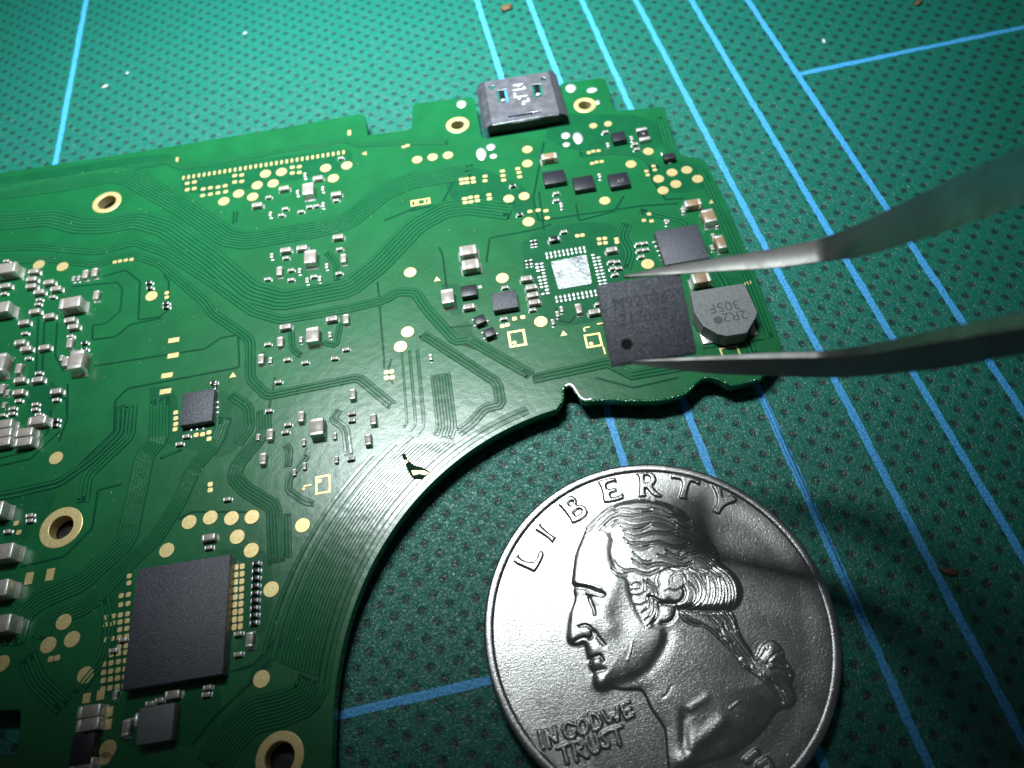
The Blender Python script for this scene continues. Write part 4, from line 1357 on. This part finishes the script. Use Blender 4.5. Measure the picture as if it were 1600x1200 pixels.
L7 = (700, 680, 4); L1 = (1000, 680, 4)
letters = [([(437, 742), (447, 772), (500, 796), (550, 792), (572, 715), (603, 738), (578, 800), (540, 860), (520, 845), (405, 797), (420, 770)], [], L7),
           ([(575, 550), (540, 595), (565, 603), (648, 662), (645, 683), (680, 635), (660, 637), (580, 572)], [], L7),
           ([(690, 440), (700, 420), (760, 380), (790, 388), (806, 418), (800, 440), (850, 440), (872, 470), (870, 502), (840, 530), (775, 557), (768, 530), (715, 460)], [[(752, 428), (778, 411), (786, 425), (764, 447)], [(785, 485), (818, 461), (838, 470), (828, 492), (800, 509)]], L7),
           ([(932, 292), (1042, 262), (1056, 302), (1035, 292), (985, 308), (998, 345), (1042, 328), (1062, 352), (1008, 366), (1022, 395), (1075, 378), (1085, 358), (1102, 385), (1090, 405), (985, 427), (972, 420), (962, 340)], [], L7),
           ([(1165, 242), (1260, 233), (1298, 255), (1302, 295), (1275, 320), (1310, 360), (1342, 380), (1330, 392), (1280, 386), (1235, 325), (1230, 360), (1245, 386), (1183, 390), (1195, 365), (1195, 262)], [[(1228, 257), (1255, 255), (1264, 280), (1247, 298), (1226, 300)]], L7),
           ([(1400, 240), (1578, 280), (1570, 322), (1540, 298), (1512, 295), (1490, 380), (1497, 407), (1433, 395), (1450, 370), (1466, 288), (1420, 275), (1385, 277)], [], L7),
           ([(440, 310), (518, 333), (510, 355), (522, 396), (562, 372), (550, 360), (612, 403), (590, 425), (545, 435), (507, 472), (499, 500), (440, 475), (460, 460), (482, 415), (470, 360)], [], L1)]
names = ['L', 'I', 'B', 'E', 'R', 'T', 'Y']
for k, (o_, hs, org) in enumerate(letters):
    P = cham(cw(o_, *org), 1)
    w, d = sd(P, 0.5)
    for hpts in hs:
        Q = cham(cw(hpts, *org), 1)
        dq = seg_dist(Q, X[w], Y[w], True)
        ins = inside(Q, X[w], Y[w])
        d = np.minimum(d, np.where(ins, -dq, dq))
    hgt = 0.14 * sstep((d + 0.02) / 0.13)
    Hh[w] = np.where((part_id[w] == 0) | (hgt > Hh[w]), np.maximum(Hh[w], hgt), Hh[w])
    part_id[w] = np.where((d > -0.12) & (part_id[w] == 0), 2 + k, part_id[w])
g8 = (830, 1060, 8)
words = {'I': [[(100, 660), (155, 870)]], 'N': [[(180, 650), (235, 860)], [(180, 650), (315, 790)], [(285, 610), (318, 790)]], 'G': [[(515, 570), (450, 540), (400, 610), (425, 710), (490, 750), (550, 720), (535, 665)]],
         'O': [[(640, 500), (580, 560), (590, 660), (650, 705), (705, 640), (695, 550), (640, 500)]], 'D': [[(725, 440), (785, 645)], [(725, 440), (820, 450), (870, 540), (855, 620), (785, 645)]],
         'W': [[(885, 415), (985, 580), (1015, 430), (1095, 560), (1075, 365)]], 'E': [[(1120, 335), (1190, 500)], [(1120, 335), (1215, 300)], [(1155, 415), (1235, 382)], [(1190, 500), (1270, 465)]],
         'T': [[(330, 870), (470, 815)], [(395, 850), (455, 1060)]], 'R': [[(515, 800), (570, 1030)], [(515, 800), (600, 785), (640, 850), (560, 900), (700, 985)]], 'U': [[(690, 745), (730, 880), (795, 945), (855, 880), (800, 705)]],
         'S': [[(935, 680), (880, 695), (895, 745), (960, 800), (965, 860), (900, 855)]], 'T2': [[(965, 655), (1130, 600)], [(1050, 630), (1110, 830)]]}
k = 9
for ch, ls in words.items():
    for q in ls:
        P = cw(q, *g8)
        P = np.array([tuple(p) for p in chaikin([Vector(p) for p in P], 1)])
        w = window(P, 0.6)
        d = seg_dist(P, X[w], Y[w], False)
        Hh[w] = np.maximum(Hh[w], 0.115 * sstep((0.175 - d) / 0.10))
        part_id[w] = np.where((d < 0.34) & (part_id[w] == 0), k, part_id[w])
    names.append(ch[0]); k += 1
# first strokes of the date at the lower rim
for q in [[(1167, 1188), (1182, 1176)], [(1186, 1196), (1198, 1188), (1204, 1198), (1196, 1206)]]:
    P = cw(q); w = window(P, 0.6); d = seg_dist(P, X[w], Y[w], False)
    Hh[w] = np.maximum(Hh[w], 0.15 * sstep((0.30 - d) / 0.18))
    part_id[w] = np.where((d < 0.4) & (part_id[w] == 0), k, part_id[w])
names.append('date'); k += 1
# struck surface: nicks and slight waviness
for _ in range(700):
    a_ = rng.uniform(0, 2 * math.pi); r_ = 11.0 * math.sqrt(rng.uniform())
    c_ = np.array([r_ * math.cos(a_), r_ * math.sin(a_)]); t_ = rng.normal(1.1, 0.5); ln = rng.uniform(0.08, 0.6)
    P = np.array([c_, c_ + ln * np.array([math.cos(t_), math.sin(t_)])])
    w = window(P, 0.2); d = seg_dist(P, X[w], Y[w], False)
    Hh[w] += rng.choice([-1, 1]) * rng.uniform(0.001, 0.0035) * np.exp(-(d / 0.035) ** 2)
Hh = (Hh + np.roll(Hh, 1, 0) + np.roll(Hh, -1, 0) + np.roll(Hh, 1, 1) + np.roll(Hh, -1, 1)) / 5
RR = np.hypot(X, Y)
nz = rng.normal(0, 1, (NG, NG))
n_a = sum(np.roll(np.roll(nz, 2 * k, 0), k, 1) for k in range(4)) / 4
nz2 = rng.normal(0, 1, (NG, NG))
n_b = sum(np.roll(np.roll(nz2, k, 0), -k, 1) for k in range(3)) / 3
blot = rng.normal(0, 1, (NG // 20 + 2, NG // 20 + 2))
blot = np.kron(blot, np.ones((20, 20)))[:NG, :NG]
for _ in range(10):
    blot = (blot + np.roll(blot, 5, 0) + np.roll(blot, -5, 0) + np.roll(blot, 5, 1) + np.roll(blot, -5, 1)) / 5
grain = (n_a + n_b) * (0.6 + 0.5 * np.clip(blot + 0.5, 0, 1.6))
Hh += 0.0021 * grain
Hh += -0.06 * np.exp(-((RR - 9.5) / 5) ** 2) * 0 + 0.05 * sstep((RR - 9.8) / 1.6)
keepv = RR < RG - 0.02
cell_ok = keepv[:-1, :-1] & keepv[1:, :-1] & keepv[:-1, 1:] & keepv[1:, 1:]
cell_id = part_id[:-1, :-1]
idx = np.arange(NG * NG).reshape(NG, NG)
V = np.stack([X.ravel(), Y.ravel(), (Hh + ZC).ravel()], 1)
gyv, gxv = np.gradient(Hh, DX)
NRM = np.stack([-gxv.ravel(), -gyv.ravel(), np.ones(NG * NG)], 1)
NRM /= np.linalg.norm(NRM, axis=1)[:, None]


def grid_part(name, ids, label=None):
    sel = cell_ok & np.isin(cell_id, ids)
    jj, ii = np.nonzero(sel)
    if len(jj) == 0:
        return
    q = np.stack([idx[jj, ii], idx[jj, ii + 1], idx[jj + 1, ii + 1], idx[jj + 1, ii]], 1)
    used, inv = np.unique(q.ravel(), return_inverse=True)
    me = bpy.data.meshes.new(name)
    me.vertices.add(len(used)); me.vertices.foreach_set('co', V[used].astype(np.float32).ravel())
    me.loops.add(q.size); me.loops.foreach_set('vertex_index', inv.astype(np.int32).ravel())
    me.polygons.add(len(q)); me.polygons.foreach_set('loop_start', np.arange(0, q.size, 4, dtype=np.int32))
    me.update(calc_edges=True)
    smooth(me)
    me.normals_split_custom_set_from_vertices(NRM[used].tolist())
    o = link(name, me, coin, (coin_c.x, coin_c.y, 0), 0, 'coin')
    if label: o['label'] = label
    return o


grid_part('field', [0], 'flat scratched field of the coin')
grid_part('portrait_relief', [1], 'raised profile head with wavy hair and ribbon')
for i, nm in enumerate(names):
    grid_part('letter', [2 + i], ('raised letter ' + nm) if nm != 'date' else 'start of the raised date')
# rim and reeded edge
bmx = bmesh.new()
prof = [(11.30, ZC + 0.0), (11.42, ZC + 0.06), (11.50, ZC + 0.16), (11.60, ZC + 0.21), (11.75, ZC + 0.20), (11.92, ZC + 0.21), (12.04, ZC + 0.16), (12.10, ZC + 0.06)]
n = 476
rings = []
for pr, pz in prof:
    rings.append([bmx.verts.new((pr * math.cos(2 * math.pi * i / n), pr * math.sin(2 * math.pi * i / n), pz)) for i in range(n)])
for pz in (ZC - 0.02, 0.10):
    rings.append([bmx.verts.new(((12.13 - 0.07 * (0.5 + 0.5 * math.cos(2 * math.pi * i / 4))) * math.cos(2 * math.pi * i / n), (12.13 - 0.07 * (0.5 + 0.5 * math.cos(2 * math.pi * i / 4))) * math.sin(2 * math.pi * i / n), pz)) for i in range(n)])
rings.append([bmx.verts.new((11.9 * math.cos(2 * math.pi * i / n), 11.9 * math.sin(2 * math.pi * i / n), 0.001)) for i in range(n)])
for a, b in zip(rings[:-1], rings[1:]):
    for i in range(n):
        f = bmx.faces.new((a[i], b[i], b[(i + 1) % n], a[(i + 1) % n])); f.smooth = True
me = bm_mesh('rim', bmx)
link('rim', me, coin, (coin_c.x, coin_c.y, 0), 0, 'coin')['label'] = 'raised rim and reeded edge'

# ------------------------------------------------------------------ crumbs and lint on the mat
def speck(px, py, L, W, H, rz, m, label, cat):
    bm = bmesh.new()
    bmesh.ops.create_icosphere(bm, subdivisions=2, radius=1.0)
    for v in bm.verts:
        k = 1 + random.uniform(-0.28, 0.28)
        v.co = Vector((v.co.x * L / 2 * k, v.co.y * W / 2 * k, v.co.z * H / 2 * k + H * 0.45))
    me = bm_mesh('speck', bm); smooth(me)
    o = link('lint_speck' if m == 'lint' else 'crumb', me, None, U(px, py, 0.0), rz, m)
    tag(o, label, cat)


speck(1483, 894, 1.3, 0.55, 0.25, -0.5, 'crumb', 'brown crumb beside a blue line at lower right', 'crumb')
speck(792, 14, 1.5, 1.2, 0.5, 0.2, 'crumb', 'brown crumb at the top edge between two blue lines', 'crumb')
speck(1434, 7, 1.2, 0.7, 0.4, 0.4, 'crumb', 'small brown crumb at the top right edge of the mat', 'crumb')
speck(1287, 66, 0.9, 0.3, 0.25, 1.4, 'lint', 'white lint speck right of the top blue lines', 'lint')
speck(165, 136, 0.9, 0.35, 0.25, 0.3, 'lint', 'white lint speck at upper left of the mat', 'lint')
speck(200, 115, 0.5, 0.25, 0.2, 0.9, 'lint', 'tiny white lint speck above the other at upper left', 'lint')
speck(383, 53, 0.6, 0.3, 0.2, 0.4, 'lint', 'tiny white lint speck at the upper middle left of the mat', 'lint')

bm = bmesh.new()
for _ in range(260):
    px_, py_ = random.uniform(5, 860), random.uniform(250, 1000)
    if (Vector(U(px_, py_, ZB).to_2d()) - ARC_C).length < ARC_R + 0.3:
        continue
    c_ = U(px_, py_, ZB + 0.05)
    a_ = random.uniform(0, 3.14); l_ = random.choice([0.05, 0.05, 0.07, 0.12]); t_ = 0.022
    dx, dy = math.cos(a_), math.sin(a_)
    q_ = [bm.verts.new((c_.x + dx * l_ * k + -dy * t_ * m, c_.y + dy * l_ * k + dx * t_ * m, ZB + 0.045)) for k, m in ((-1, 0), (0, -1), (1, 0), (0, 1))]
    top_ = bm.verts.new((c_.x, c_.y, ZB + 0.08))
    for i_ in range(4):
        bm.faces.new((q_[i_], q_[(i_ + 1) % 4], top_))
link('dust', bm_mesh('dust', bm), board, mats='lint')['kind'] = 'stuff'

M['cut'] = mat('knife_cut', (0.004, 0.03, 0.05), 0.9, spec=0.1)
kc = Strips()
for (x_, y0_, y1_, dx_) in ((GX0 + GP * 3 + 0.08, 8, 27, 0.12), (GX0 + GP * 3 + 0.2, 12, 24, 0.05), (GX0 + GP * 3 - 0.05, 18, 30, -0.1)):
    kc.flat([Vector((x_ + dx_ * t_ + random.uniform(-0.01, 0.01), y0_ + (y1_ - y0_) * t_)) for t_ in np.linspace(0, 1, 20)], 0.05, 0.012)
link('knife_cut', kc.mesh('knife_cut'), cut_mat, mats='cut')
